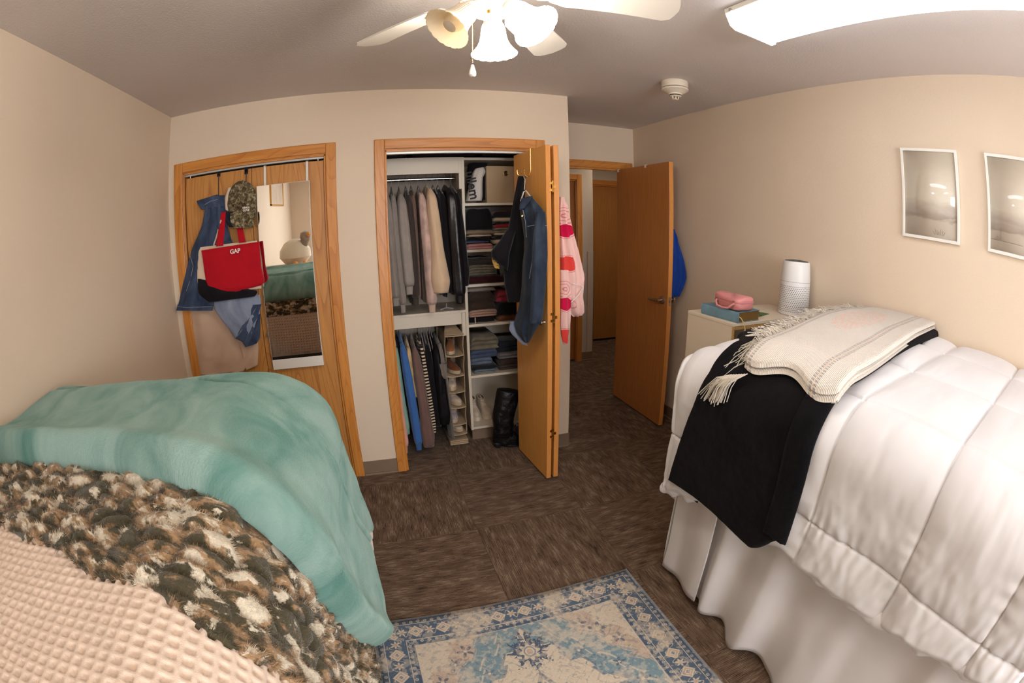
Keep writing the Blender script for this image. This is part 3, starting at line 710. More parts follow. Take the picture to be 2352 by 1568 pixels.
# --- white comforter on the right bed
def comforter(S, T):
    q = .37; u = S/q+.28+.012*np.sin(T*5); v = T/q+.1+.012*np.sin(S*6)
    du = np.abs(u-np.round(u))*q; dv = np.abs(v-np.round(v))*q
    pu = .020*(1-np.exp(-(du/.035)))*(1-np.exp(-(dv/.035)))-.008*(np.exp(-(du/.004)**2)+np.exp(-(dv/.004)**2))
    hang = sstep(-.15, .2, S)
    a = S*.35+T
    wr = .017*hang*fbm(S*3.5+T*2, T*4.5-S, 41, 4, .5)+.007*hang*fbm(S*7-T*5, T*9+S*4, 42, 3)+.004*fbm(S*5, T*12, 43, 3)+.006*hang*np.abs(fbm(S*3+T*2, T*6-S, 46, 3))
    # small puckers running out of the stitch lines
    pk = .0038*np.sin((T+.03*fbm(S*14, T*14, 3, 2))*130)*np.exp(-(du/.04))*hang*(.5+fbm(S*5, T*7, 2, 2))+.0038*np.sin((S)*120+7*fbm(S*4, T*4, 5, 2))*np.exp(-(dv/.04))*hang*(.5+fbm(S*6, T*5, 7, 2))
    return pu+wr+pk
m_comf = fabric('white_comforter_cotton', srgb(226, 222, 222), .015, .65, 420, .06, .15, 5, 'UV')
def hemlen(V): # V = 0 head (near) .. 1 foot
    return np.interp(V, [0, .12, .25, .38, .5, .60, .68, .76, .82, .9, 1.0], [.37, .38, .40, .43, .43, .42, .43, .43, .45, .50, .545])+.006*np.sin(V*60)
def comf_sag(S, T):
    # top slopes gently down to the outside and to the foot
    return -.05*sstep(-.75, .0, S)+.0
RB.sag = lambda S, T: -.045*sstep(-.8, -.05, S)*sstep(.15, -.1, S)-.045*sstep(-.1, .15, S)*0-.0*T
RB.sag = lambda S, T: -.045*sstep(-.8, -.05, S)-.02*sstep(-.5, .1, T)
def comfpost(O, I, S, T, N):
    # hem: puffed rolled band along the bottom
    return O, I
cmf = blanket('comforter', RB, -1.10, hemlen, -1.75, .0, 420, 520, .012, .028, .035, m_comf, None, comforter)
cmf.name = 'comforter'; tag(cmf, 'white quilted comforter draped over the bed along the right wall', 'comforter')
# comforter foot flap
def footflap(S, T): return .008*fbm(S*4, T*4, 77, 3)
blanket('foot_drape', RB, -1.10, .05, -.02, .52, 160, 90, .008, .012, .03, m_comf, cmf, footflap)
# hem roll
V_ = np.linspace(.0, 1, 260); Sh = hemlen(V_)-.02; Th = -1.75+(1.75)*V_
Ph = RB.base(Sh[:, None], Th[:, None])[:, 0]; Nh = np.array([-1, 0, 0]); wv = .006*fbm(V_*26, V_*0, 88, 3)
P_ = Ph+Nh*(.020+wv)[:, None]; P_[:, 2] += .006*fbm(V_*40, V_*0+3, 89, 2)
seg = 14; VV = tubepts(P_, .030+.006*fbm(V_*45, V_*0, 90, 3), seg).reshape(260, seg, 3)
VV[..., 0] = P_[:, None, 0]+(VV[..., 0]-P_[:, None, 0])*.75
# diagonal twist ruching in the hem tube
kk = np.arange(seg)[None, :]/seg*2*np.pi; tw = .005*np.sin(kk*1+V_[:, None]*95+3*fbm(V_*9, V_*0, 5, 2)[:, None])
VV[..., 2] += tw; VV[..., 0] -= np.abs(tw)*.6
link('hem_band', quadmesh('hem_band', VV.reshape(-1, 3), gridF(260, seg, 0, False, True)), m_comf, cmf)

# bed skirt of the right bed: one pleated side drop, a corner tail and a foot drop
m_skirt = fabric('white_skirt_microfiber', srgb(226, 220, 218), .02, .7, 300, .08, .15)
sk = thing('bed_skirt', 'white pleated bed skirt hanging below the comforter on the right bed', 'bed skirt', (1.15, .4, 0))
zb = lambda f: .030+.018*np.sin(f*31)+.012*np.sin(f*57+1)
curtain('side_panel', [(1.165, 1.10), (1.165, .95), (1.175, -.62)], .03, .80, m_skirt, sk, .040, 17, 12, flare=.03, n=420, k=34, zb=zb)
curtain('corner_panel', [(1.165, 1.36), (1.150, 1.20), (1.135, 1.06)], .03, .80, m_skirt, sk, .013, 30, 17, flare=.020, n=70, k=30, zb=lambda f: .030+.02*f)
curtain('foot_panel', [(XR-.05, 1.375), (1.155, 1.375)], .03, .80, m_skirt, sk, .012, 18, 19, flare=.012, n=120, k=20)

# --- black plush throw, folded, on the right bed
def blk_disp(S, T): return .008*fbm(S*4, T*4, 61, 3)+.002*fbm(S*40, T*40, 62, 2)
def blackmat():
    m, nt, p = base('black_plush', .9, .1, .35); p.inputs['Sheen Weight'].default_value = .08; p.inputs['Sheen Roughness'].default_value = .5; p.inputs['Sheen Tint'].default_value = (.4, .36, .38, 1)
    v = coords(nt, 'UV'); nt.links.new(ramp(nt, noise(nt, v, 9, 4, .6), [(.35, srgb(8, 7, 9)), (.75, srgb(20, 17, 19))]), p.inputs['Base Color'])
    bump(nt, p, noise(nt, v, 260, 3, .65), .7, .006); return m
m_blk = blackmat()
bt_n = lambda S: np.interp(S, [-1.1, -.5, -.15, 0, .15, .4, .55], [.76, .735, .70, .69, .685, .68, .66])-RB.yf
bt_f = lambda S: np.interp(S, [-1.1, -.5, -.3, -.12, 0, .15, .35, .55], [1.41, 1.41, 1.37, 1.22, 1.20, 1.25, 1.30, 1.34])-RB.yf
bw = blanket('plush_throw', RB, -1.09, lambda V: .36+.10*sstep(.0, .22, V)+.012*np.sin(V*5+1), bt_n, bt_f, 260, 130, .052, .026, .03, m_blk, None, blk_disp)
tag(bw, 'folded black plush throw hanging over the side of the white bed', 'throw')
# its upper half, folded back: a narrower second layer with its own edge
bt_f2 = lambda S: np.interp(S, [-1.1, -.2, .1, .55], [1.30, 1.10, .86, .76])-RB.yf
blanket('folded_layer', RB, -1.085, .37, lambda S: bt_n(S)-.012, lambda S: bt_n(S)+.085+.0*S, 200, 40, .066, .026, .028, m_blk, bw, blk_disp)

# --- woven throw with fringe
def throwmat():
    m, nt, p = base('cream_woven_throw', .9, .1, .2)
    tc = nd(nt, 'ShaderNodeTexCoord'); sp = nd(nt, 'ShaderNodeSeparateXYZ'); nt.links.new(tc.outputs['UV'], sp.inputs[0])
    def math_(op, a, b=None, c=None):
        x = nd(nt, 'ShaderNodeMath', operation=op)
        for i, q in enumerate((a, b, c)):
            if q is None: continue
            if isinstance(q, (int, float)): x.inputs[i].default_value = q
            else: nt.links.new(q, x.inputs[i])
        return x.outputs[0]
    y = sp.outputs[1]; xx = sp.outputs[0]   # y: 0 near edge .. 1 fringe edge
    def band(c, w): return math_('LESS_THAN', math_('ABSOLUTE', math_('SUBTRACT', y, c)), w)
    st = math_('MAXIMUM', math_('MAXIMUM', band(.205, .016), band(.255, .014)), math_('MAXIMUM', band(.915, .016), band(.962, .012)))
    dash = math_('GREATER_THAN', math_('FRACT', math_('MULTIPLY', xx, 170)), .35)
    dash2 = math_('GREATER_THAN', math_('FRACT', math_('MULTIPLY', y, 85)), .40)
    st = math_('MULTIPLY', st, math_('MULTIPLY', dash, dash2))
    thin = math_('MAXIMUM', band(.230, .004), band(.940, .004))
    n = noise(nt, coords(nt, 'UV', (30, 40, 1)), 1, 5, .75)
    # faded pink printed motif in the middle
    v = nd(nt, 'ShaderNodeVectorMath', operation='SUBTRACT'); nt.links.new(tc.outputs['UV'], v.inputs[0]); v.inputs[1].default_value = (.40, .60, 0)
    sc = nd(nt, 'ShaderNodeVectorMath', operation='MULTIPLY'); nt.links.new(v.outputs[0], sc.inputs[0]); sc.inputs[1].default_value = (4.2, 4.8, 0)
    ln = nd(nt, 'ShaderNodeVectorMath', operation='LENGTH'); nt.links.new(sc.outputs[0], ln.inputs[0])
    mot = math_('MULTIPLY', math_('LESS_THAN', ln.outputs['Value'], 1.0), math_('GREATER_THAN', n, .5))
    c0 = srgb(218, 208, 196)
    m1 = nd(nt, 'ShaderNodeMix', data_type='RGBA'); nt.links.new(math_('MULTIPLY', mot, .35), m1.inputs[0]); m1.inputs[6].default_value = c0; m1.inputs[7].default_value = srgb(240, 160, 140)
    m2 = nd(nt, 'ShaderNodeMix', data_type='RGBA'); nt.links.new(st, m2.inputs[0]); nt.links.new(m1.outputs[2], m2.inputs[6]); m2.inputs[7].default_value = srgb(128, 124, 126)
    m3 = nd(nt, 'ShaderNodeMix', data_type='RGBA'); nt.links.new(thin, m3.inputs[0]); nt.links.new(m2.outputs[2], m3.inputs[6]); m3.inputs[7].default_value = srgb(226, 190, 164)
    nt.links.new(m3.outputs[2], p.inputs['Base Color'])
    w1 = nd(nt, 'ShaderNodeTexWave', wave_type='BANDS', bands_direction='X'); nt.links.new(tc.outputs['UV'], w1.inputs[0]); w1.inputs['Scale'].default_value = 42; w1.inputs['Distortion'].default_value = .5
    w2 = nd(nt, 'ShaderNodeTexWave', wave_type='BANDS', bands_direction='Y'); nt.links.new(tc.outputs['UV'], w2.inputs[0]); w2.inputs['Scale'].default_value = 22; w2.inputs['Distortion'].default_value = .5
    bump(nt, p, math_('ADD', w1.outputs['Fac'], w2.outputs['Fac']), .5, .003); return m
m_throw = throwmat()
th_n = lambda S: np.interp(S, [-1.1, -.6, -.2, -.05, .1], [.775, .72, .675, .66, .64])-RB.yf
th_f = lambda S: np.interp(S, [-1.1, -.6, -.2, -.05, .1], [1.20, 1.17, 1.09, 1.045, 1.00])-RB.yf
def throwlayer(name, off, s0, s1, parent, sh=0, th=.012, seed=70, dn=0, df=0):
    U, V = np.meshgrid(np.linspace(0, 1, 200), np.linspace(0, 1, 90), indexing='ij')
    S = s0+(s1+.012*np.sin(V*9)-s0)*U; T = th_n(S)+dn+(th_f(S)+df-th_n(S)-dn)*V
    P = RB.base(S, T); N = RB.normals(P); er = edge_round(U, V, 1.1, .42, .016)
    d = .005*fbm(S*4, T*5, seed, 3)+.0009*np.sin(S*2*np.pi/.0085)
    O = P+N*(off+(th+d)*er)[..., None]; I = P+N*off
    uv = np.stack([U, V], -1); return shell(name, O, P+N*np.minimum(off, off+th*er*.9)[..., None], m_throw, parent, uv)
tw_ = throwlayer('woven_throw', .110, -1.085, -.045, None)
tag(tw_, 'cream woven throw with grey stripes and fringe on top of the black throw', 'throw')
throwlayer('folded_layer', .092, -1.085, -.037, tw_, seed=73)
throwlayer('folded_layer', .074, -1.08, -.042, tw_, seed=75, dn=.006, df=-.006)
# fringe: knotted tassels, each of several yarns
m_yarn = fabric('cream_yarn', srgb(220, 210, 196), .05, .9, 900, .4)
Rn = np.random.default_rng(33); NT = 84
for k in range(NT):
    f = k/(NT-1); s = -1.06+1.05*f; P0 = RB.base(np.array([[s]]), np.array([[th_f(np.array([s]))[0]]]))[0, 0]
    P0[2] += .100; b = MB()
    outd = np.array([-.15-.25*sstep(.75, 1, f), 1, 0]); outd /= np.linalg.norm(outd)
    L = .115 if f < .8 else .125
    for q in range(6 if f > .55 else 4):
        r = Rn.normal(size=3)*.010; dd = outd+Rn.normal(size=3)*.28; dd /= np.linalg.norm(dd); l = L*(.8+.4*Rn.random())
        p0 = P0+r*.25; p1 = p0+dd*l*.3+np.array([0, 0, .006]); p2 = p0+dd*l*.6+r*.6; p3 = p0+dd*l*.85+r*1.3
        base_z = RB.base(np.array([[s+(.02 if f > .85 else 0)]]), np.array([[p3[1]-RB.yf]]))[0, 0, 2]
        drop = .03+.07*sstep(.75, 1, f); p2[2] = max(P0[2]-drop*.5, base_z+.070-.02*Rn.random()); p3[2] = max(P0[2]-drop, base_z+.066)-.004*Rn.random()
        if f > .86: p3[0] -= .01; p3[2] = P0[2]-.05-.07*Rn.random(); p2[2] = P0[2]-.03
        else: p2[2] = P0[2]+.012*Rn.random(); p3[2] = P0[2]-.004+.018*Rn.random()
        b.tube([p0, p1, p2, p3], .0016, 5)
    b.tube([P0-outd*.003, P0+outd*.008], .0042, 6)
    b.build('tassel', m_yarn, tw_, True)
# long loose corner tassels hanging down the side
for k in range(7):
    b = MB(); y0 = 1.035+.012*k-.02; 
    for q in range(7):
        r = Rn.normal(size=3)*.006; z0 = 1.115-.004*k; x0 = 1.055
        b.tube([(x0+.02, y0-.02, z0), (x0-.006, y0+.005+r[1], z0-.02), (x0-.014+r[0], y0+.022+.004*q+r[1], z0-.055), (x0-.020+r[0], y0+.030+.007*q+r[1]*2, z0-.10-.02*Rn.random())], .0016, 5)
    b.build('tassel', m_yarn, tw_, True)
# care tag on the comforter corner
tgm = plain('navy_tag', srgb(30, 40, 66), .6)
MB().box((1.062, 1.128, .560), (1.066, 1.160, .572), .001).build('care_tag', tgm, bw)

# --- rug
def rug_image():
    W_, H_ = 720, 1100     # x across 1.185 m, y along 1.80 m
    sx = 1.185/W_; sy = 1.80/H_
    xx, yy = np.meshgrid((np.arange(W_)+.5)*sx, (np.arange(H_)+.5)*sy)
    X = np.abs(xx-.5925); Y = np.abs(yy-.90); ex = .5925-X; ey = .90-Y; e = np.minimum(ex, ey)
    col = lambda r, g, b: np.array(srgb(r, g, b)[:3])
    cream, blue, navy, sky, pink, grey = col(206, 190, 168), col(100, 113, 126), col(68, 84, 104), col(118, 142, 150), col(180, 154, 136), col(140, 144, 148)
    img = np.zeros((H_, W_, 3)); img[:] = cream
    sd = fbm(xx*9, yy*9, 101, 5, .6); fine = fbm(xx*60, yy*60, 103, 3, .6); med = fbm(X*34, Y*34, 105, 3, .55)
    def put(mask, c, a=1.0):
        m_ = (mask*a)[..., None]; img[:] = img*(1-m_)+np.asarray(c)*m_
    inner = e > .165
    # field: ogee cream medallion on sky blue, cream and rose spandrels
    og = X/.44+(Y/.715)**1.15+.030*np.sign(np.sin(Y*52))+.02*np.sin(X*60)
    put(inner*(og > 1.0)*1.0, sky, .95); put(inner*(og > 1.36)*1., cream, .95); put(inner*(og > 1.40)*(og < 1.62)*1., pink, .7)
    put(inner*(np.abs(og-1.0) < .018)*1., blue, .8); put(inner*(np.abs(og-1.18) < .012)*1., cream, .8); put(inner*(np.abs(og-1.38) < .015)*1., blue, .6)
    md = X/.23+Y/.46; put((md < 1)*1., blue, .9); put((np.abs(md-1) < .03)*1., navy); put((np.abs(md-.93) < .015)*1., cream); put((md < .62)*1., cream, .9); put((md < .34)*1., pink, .9); put((np.abs(md-.62) < .03)*1., navy, .8)
    Yt = Y-.585; rad = np.hypot(X/.088, Yt/.105); ang = np.arctan2(Yt/.105, X/.088)
    lobes = .80+.20*np.cos(ang*9+3*med)+.12*np.sin(ang*23+2*fine)
    put(((rad < lobes)*(rad > .40+.08*np.cos(ang*8)))*(fine > -.30)*1., navy, .95); put((np.abs(rad-.24) < .035)*1., blue, .7); put((rad < .14)*1., pink, .8)
    put((X < .0035)*(Y > .45)*(Y < .50)*1., navy)
    for cx, cy, r_ in ((.15, .50, .045), (.22, .44, .05), (.13, .40, .03), (.28, .34, .04), (.33, .22, .05), (.10, .66, .02)):
        dx = X-cx; dy = Y-cy; q = np.hypot(dx, dy*1.2); a_ = np.arctan2(dy, dx)
        put((np.abs(q-r_*(.6+.25*np.cos(a_*4+3*med))) < .003)*1., pink if cx < .2 else blue, .8)
    # corner flower sprays
    for cx, cy, r_ in ((.30, .60, .05), (.36, .52, .035), (.24, .66, .04), (.18, .52, .03), (.34, .28, .04), (.22, .22, .035), (.30, .40, .03), (.12, .28, .03)):
        dx = X-cx; dy = Y-cy; q = np.hypot(dx, dy); a_ = np.arctan2(dy, dx)
        put((q < r_*(.55+.35*np.cos(a_*5)))*1., navy if cx > .2 else blue, .75); put((q < r_*.2)*1., cream)
    # scrolling outlines
    sw = np.abs(np.sin(X*70+2.5*np.sin(Y*40))*np.cos(Y*62+2*np.sin(X*45)))
    put(inner*(sw < .05)*1., blue, .45)
    # borders
    bd = (e <= .165); put(bd*1., navy*.5+blue*.5)
    for lo, hi, c in ((0, .010, grey), (.010, .016, navy), (.034, .038, cream), (.128, .132, cream), (.150, .156, navy), (.162, .166, cream)):
        put((e >= lo)*(e < hi)*1., c, .9)
    # along-border coordinate
    al = np.where(ex < ey, yy, xx); ce = np.abs(e-.083); per = .118
    u = (al % per)/per-.5; ros = np.abs(u)*per/.034+ce/.034
    put(bd*(ros < 1)*(np.hypot(u*per, ce) > .0)*1., cream, .95); put(bd*(np.abs(ros-.62) < .10)*1., pink, .9); put(bd*(ros < .28)*1., blue, .9)
    u2 = ((al+per/2) % per)/per-.5; q2 = np.hypot(u2*per, ce); a2 = np.arctan2(ce, u2*per)
    put(bd*(q2 < .022*(.7+.3*np.cos(a2*6)))*1., cream, .9); put(bd*(q2 < .008)*1., pink)
    sc_ = np.abs(np.sin(al*2*np.pi/.059)*.026-(e-.083)); put(bd*(sc_ < .0022)*(np.abs(e-.083) < .042)*1., cream, .85)
    for c_ in (.025, .141):
        q3 = np.hypot(((al % .03)/.03-.5)*.03, e-c_); put((np.abs(q3-.0055) < .0016)*1., cream, .85); put((q3 < .002)*1., cream, .8)
    # distressing
    blot = sstep(.02, .35, sd+.25*fine); put(blot*bd*1.0, cream, .62); put(blot*inner*1.0, cream, .55)
    sp_ = (fine+.5*med > .16); put(sp_*1., cream, .35); sp2 = (fine-.4*sd < -.38); put(sp2*1., blue, .30)
    img *= (1+.10*fbm(xx*180, yy*180, 109, 2))[..., None]
    return np.clip(img, 0, 1), W_, H_
img, W_, H_ = rug_image()
im = bpy.data.images.new('rug_print', W_, H_, float_buffer=True); im.colorspace_settings.name = 'Linear Rec.709' if 'Linear Rec.709' in [i.identifier for i in bpy.types.ColorManagedInputColorspaceSettings.bl_rna.properties['name'].enum_items] else 'Linear'
px = np.ones((H_, W_, 4), np.float32); px[..., :3] = img; im.pixels.foreach_set(px.ravel()); im.pack()
m_rug, nt, p = base('printed_rug', .92, .08, .15); tx = nd(nt, 'ShaderNodeTexImage'); tx.image = im; tcx = nd(nt, 'ShaderNodeTexCoord'); nt.links.new(tcx.outputs['UV'], tx.inputs[0]); nt.links.new(tx.outputs[0], p.inputs['Base Color'])
bump(nt, p, noise(nt, coords(nt, 'Object'), 500, 2), .3, .002)
rx0, rx1, ry0, ry1 = -.20, .985, -.36, 1.44
m_bind = fabric('rug_binding', srgb(138, 142, 146), .05)
V = []; n1, n2 = 30, 46
gx, gy = np.meshgrid(np.linspace(0, 1, n1), np.linspace(0, 1, n2), indexing='ij')
top = np.stack([rx0+(rx1-rx0)*gx, ry0+(ry1-ry0)*gy, .0075+.0006*fbm(gx*6, gy*9, 3, 2)], -1); bot = top.copy(); bot[..., 2] = .0005
rug = shell('rug', top, bot, m_rug, None, np.stack([gx, gy], -1)); tag(rug, 'blue and cream medallion rug with distressed floral border on the carpet', 'rug')
bb = MB(); z = .0042
bb.tube([(rx0, ry0, z), (rx1, ry0, z), (rx1, ry1, z), (rx0, ry1, z)], .0040, 8, closed=True); bb.build('edge_binding', m_bind, rug, True)

# --- bookcase between the bed and the entry door, with the things on it
bc = thing('bookcase', 'cream bookcase standing between the white bed and the entry door', 'bookcase', (1.89, 1.745, 0))
bx0, bx1, by0, by1, bz = 1.556, 2.205, 1.575, 1.92, 1.12
m_cream = plain('cream_laminate', srgb(226, 212, 190), .4); m_pb = fabric('worn_gold_edge', srgb(176, 138, 84), .35, .6, 90, .2, 0, 60)
MB().box((bx0, by0, 0), (bx0+.016, by1, bz-.016), .001).build('side_panel', m_cream, bc); MB().box((bx1-.016, by0, 0), (bx1, by1, bz-.016), .001).build('side_panel', m_cream, bc)
MB().box((bx0-.002, by0-.002, bz-.016), (bx1, by1, bz), .0015).build('top', m_cream, bc); MB().box((bx0+.016, by1-.006, .05), (bx1-.016, by1, bz-.016)).build('back_panel', m_cream, bc)
for zz in (.06, .41, .76): MB().box((bx0+.016, by0+.008, zz), (bx1-.016, by1-.006, zz+.016), .001).build('shelf', m_cream, bc)
MB().box((bx0+.016, by0-.001, bz-.034), (bx1-.016, by0+.012, bz-.0165), .001).build('front_edge', m_pb, bc)
MB().box((bx0+.0, by0-.0015, .0), (bx0+.0165, by0-.0005, bz-.0165)).build('front_edge', m_pb, bc)
# blue book
def rot2(pts, c, a):
    ca, sa = math.cos(a), math.sin(a); return [(c[0]+x*ca-y*sa, c[1]+x*sa+y*ca) for x, y in pts]
bk = thing('book', 'thick blue cloth-bound book with gilt page edges under the pink case', 'book', (1.655, 1.70, bz))
m_bcl = fabric('blue_bookcloth', srgb(112, 142, 156), .08, .7, 500, .3, 0, 30); m_gilt = plain('gilt_pages', srgb(150, 116, 66), .35, .35)
A_ = math.radians(4); R3 = Matrix.Rotation(A_, 3, 'Z'); oc = (1.655, 1.70, bz)
xb0, xb1, yb0, yb1, bh = 1.574, 1.745, 1.575, 1.830, .052
b = MB(); b.box((xb0+.004, yb0, bz+.001), (xb1, yb1, bz+.004), .001, R3, oc); b.box((xb0+.004, yb0, bz+bh-.003), (xb1, yb1, bz+bh), .001, R3, oc)
sp = MB(); V = []; n = 9
for yy in (yb0, yb1):
    for k in range(n):
        a = -math.pi/2+math.pi*k/(n-1); V.append((xb0+.005-.007*math.cos(a), yy, bz+bh/2+(bh/2)*math.sin(a)))
    V.append((xb0+.010, yy, bz+bh)); V.append((xb0+.010, yy, bz+.001))
V = [Vector(oc)+R3 @ (Vector(v)-Vector(oc)) for v in V]; n += 2
b.raw(V, [[i, (i+1) % n, n+(i+1) % n, n+i] for i in range(n)]+[list(range(n)), list(range(n, 2*n))[::-1]]).build('cover', m_bcl, bk)
MB().box((xb0+.008, yb0+.004, bz+.004), (xb1-.004, yb1-.004, bz+bh-.003), 0, R3, oc).build('pages', m_gilt, bk)
m_rib = plain('ribbon_cream', srgb(222, 196, 140), .6)
MB().tube([(1.60, 1.585, bz+.030), (1.602, 1.566, bz+.024), (1.618, 1.556, bz-.002), (1.624, 1.552, bz-.03), (1.620, 1.55, bz-.042)], .0025, 6).build('ribbon_marker', m_rib, bk)
# pink zip case
pk = thing('makeup_case', 'dusty pink zipped case with a carry handle on the blue book', 'case', (1.66, 1.69, bz+bh))
m_pink = fabric('pink_vinyl', srgb(206, 132, 130), .06, .5, 200, .25, .1, 14, spec=.4)
zc0 = bz+bh+.001; ch = .066; nU, nV = 64, 26; cx0, cy0, hw, hl = 1.648, 1.672, .058, .105
vs = np.linspace(0, 1, nV); us = np.linspace(0, 2*np.pi, nU, endpoint=False); A = np.zeros((nV, nU, 3))
for i, v in enumerate(vs):
    k = (1-abs(2*v-1)**7)**(1/7.) if 0 < v < 1 else 0
    for j, u in enumerate(us):
        c, s = math.cos(u), math.sin(u); g = (abs(c)**5+abs(s)**5)**(-1/5.)
        bul = 1+.03*math.sin(v*math.pi)-.03*math.exp(-((v-.62)/.035)**2)+.012*math.sin(5*u)*math.sin(v*9)
        x = hl*c*g*k*bul; y = hw*s*g*k*bul
        A[i, j] = (x, y, zc0+ch*v+(.006*math.sin(u*2+1)*v))
ca, sa = math.cos(math.radians(82)), math.sin(math.radians(82)); X_ = A[..., 0].copy(); Y_ = A[..., 1].copy()
A[..., 0] = cx0+X_*ca-Y_*sa; A[..., 1] = cy0+X_*sa+Y_*ca
me = quadmesh('body', A.reshape(-1, 3), gridF(nV, nU, 0, False, True)); link('body', me, m_pink, pk)
def onrim(u, r=1.0, v=.62):
    c, s = math.cos(u), math.sin(u); g = (abs(c)**5+abs(s)**5)**(-1/5.); x = hl*c*g*r; y = hw*s*g*r; return (cx0+x*ca-y*sa, cy0+x*sa+y*ca, zc0+ch*v)
for v in (.60, .67): MB().tube([onrim(u, 1.03, v) for u in np.linspace(0, 2*np.pi, 80, endpoint=False)], .0022, 6, closed=True).build('zipper', m_pink, pk, True)
xs = 1.583
MB().tube([(xs, 1.728, zc0+.036), (xs-.012, 1.722, zc0+.030), (xs-.022, 1.700, zc0+.012), (xs-.023, 1.66, zc0+.008), (xs-.022, 1.622, zc0+.012), (xs-.010, 1.604, zc0+.030), (xs+.002, 1.60, zc0+.036)], .0052, 8).build('handle', m_pink, pk, True)
for y in (1.728, 1.602): MB().tube([(xs+.004, y-.008, zc0+.030), (xs-.004, y-.006, zc0+.046), (xs-.004, y+.006, zc0+.046), (xs+.004, y+.008, zc0+.030)], .0022, 6, closed=True).build('handle_ring', m_metal, pk, True)
# card lying behind the case
cdm, nt, p = base('green_card_print', .5, .3); nt.links.new(ramp(nt, noise(nt, coords(nt, 'Object'), 40, 3), [(.35, srgb(30, 50, 30)), (.5, srgb(90, 130, 50)), (.62, srgb(40, 70, 110)), (.75, srgb(190, 200, 170))]), p.inputs['Base Color'])
o = MB().box((1.80, 1.66, bz+.0005), (1.93, 1.80, bz+.0025), .0005, Matrix.Rotation(.3, 3, 'Z'), (1.86, 1.73, bz)).build('postcard', cdm); tag(o, 'small green printed card lying flat beside the blue book', 'card')
# air purifier
ap = thing('air_purifier', 'white cylindrical air purifier with perforated lower half and grey top grille', 'air purifier', (2.115, 1.645, bz))
px_, py_ = 2.112, 1.645; m_ap = plain('purifier_white', srgb(232, 228, 224), .4); m_grey = plain('purifier_grille', srgb(96, 94, 94), .5); m_hole = plain('purifier_hole', srgb(92, 84, 80), .8)
H = .292; pr = [(0, 0), (.082, 0), (.087, .004), (.089, .02), (.0885, .10), (.0855, .20), (.0815, .26), (.079, H-.008), (.076, H-.004), (.072, H-.004), (.070, H-.008), (0, H-.010)]
MB().lathe([(r, z+bz+.001) for r, z in pr], 56, (px_, py_, 0)).build('body', m_ap, ap, True)
g = MB()
g.lathe([(.070, H-.009+bz), (.070, H-.004+bz), (.058, H-.001+bz), (.030, H+.002+bz), (.0, H+.002+bz)], 40, (px_, py_, 0))
for k in range(36):
    a = k*math.pi/18; g.tube([(px_+.024*math.cos(a), py_+.024*math.sin(a), bz+H+.003), (px_+.068*math.cos(a+.12), py_+.068*math.sin(a+.12), bz+H-.002)], .0014, 5)
g.build('top_grille', m_grey, ap, True)
hm = MB(); rr_ = lambda z: np.interp(z, [0, .02, .10, .20, .26], [.087, .089, .0885, .0855, .0815])
for i in range(15):
    zc = .022+i*.0095
    for k in range(48):
        a = 2*math.pi*(k+.5*(i % 2))/48; r = rr_(zc)+.0002; c, s = math.cos(a), math.sin(a); V = []
        for q in range(6):
            t = q*math.pi/3; dx, dz = .0028*math.cos(t), .0028*math.sin(t); V.append((px_+r*c-dx*s, py_+r*s+dx*c, bz+.001+zc+dz))
        hm.raw(V, [list(range(6))])
o = hm.build('air_holes', m_hole, ap); o['kind'] = 'stuff'
for z_ in (.062, .18): MB().lathe([(rr_(z_)+.0003, z_+bz), (rr_(z_)+.0008, z_+bz+.0006), (rr_(z_)+.0003, z_+bz+.0012)], 48, (px_, py_, 0)).build('seam', m_hole if z_ > .1 else m_ap, ap)
aa = math.radians(-28); pc = lambda z: (px_+(rr_(z)+.004)*math.cos(aa), py_+(rr_(z)+.004)*math.sin(aa)-.0, bz+z)
MB().tube([pc(.235), pc(.20), pc(.15), (pc(.10)[0]+.006, pc(.10)[1], pc(.1)[2]), (pc(.05)[0]+.004, pc(.05)[1], pc(.05)[2]), (pc(.01)[0], pc(.01)[1], bz+.003)], .0022, 6).build('power_cord', m_ap, ap, True)

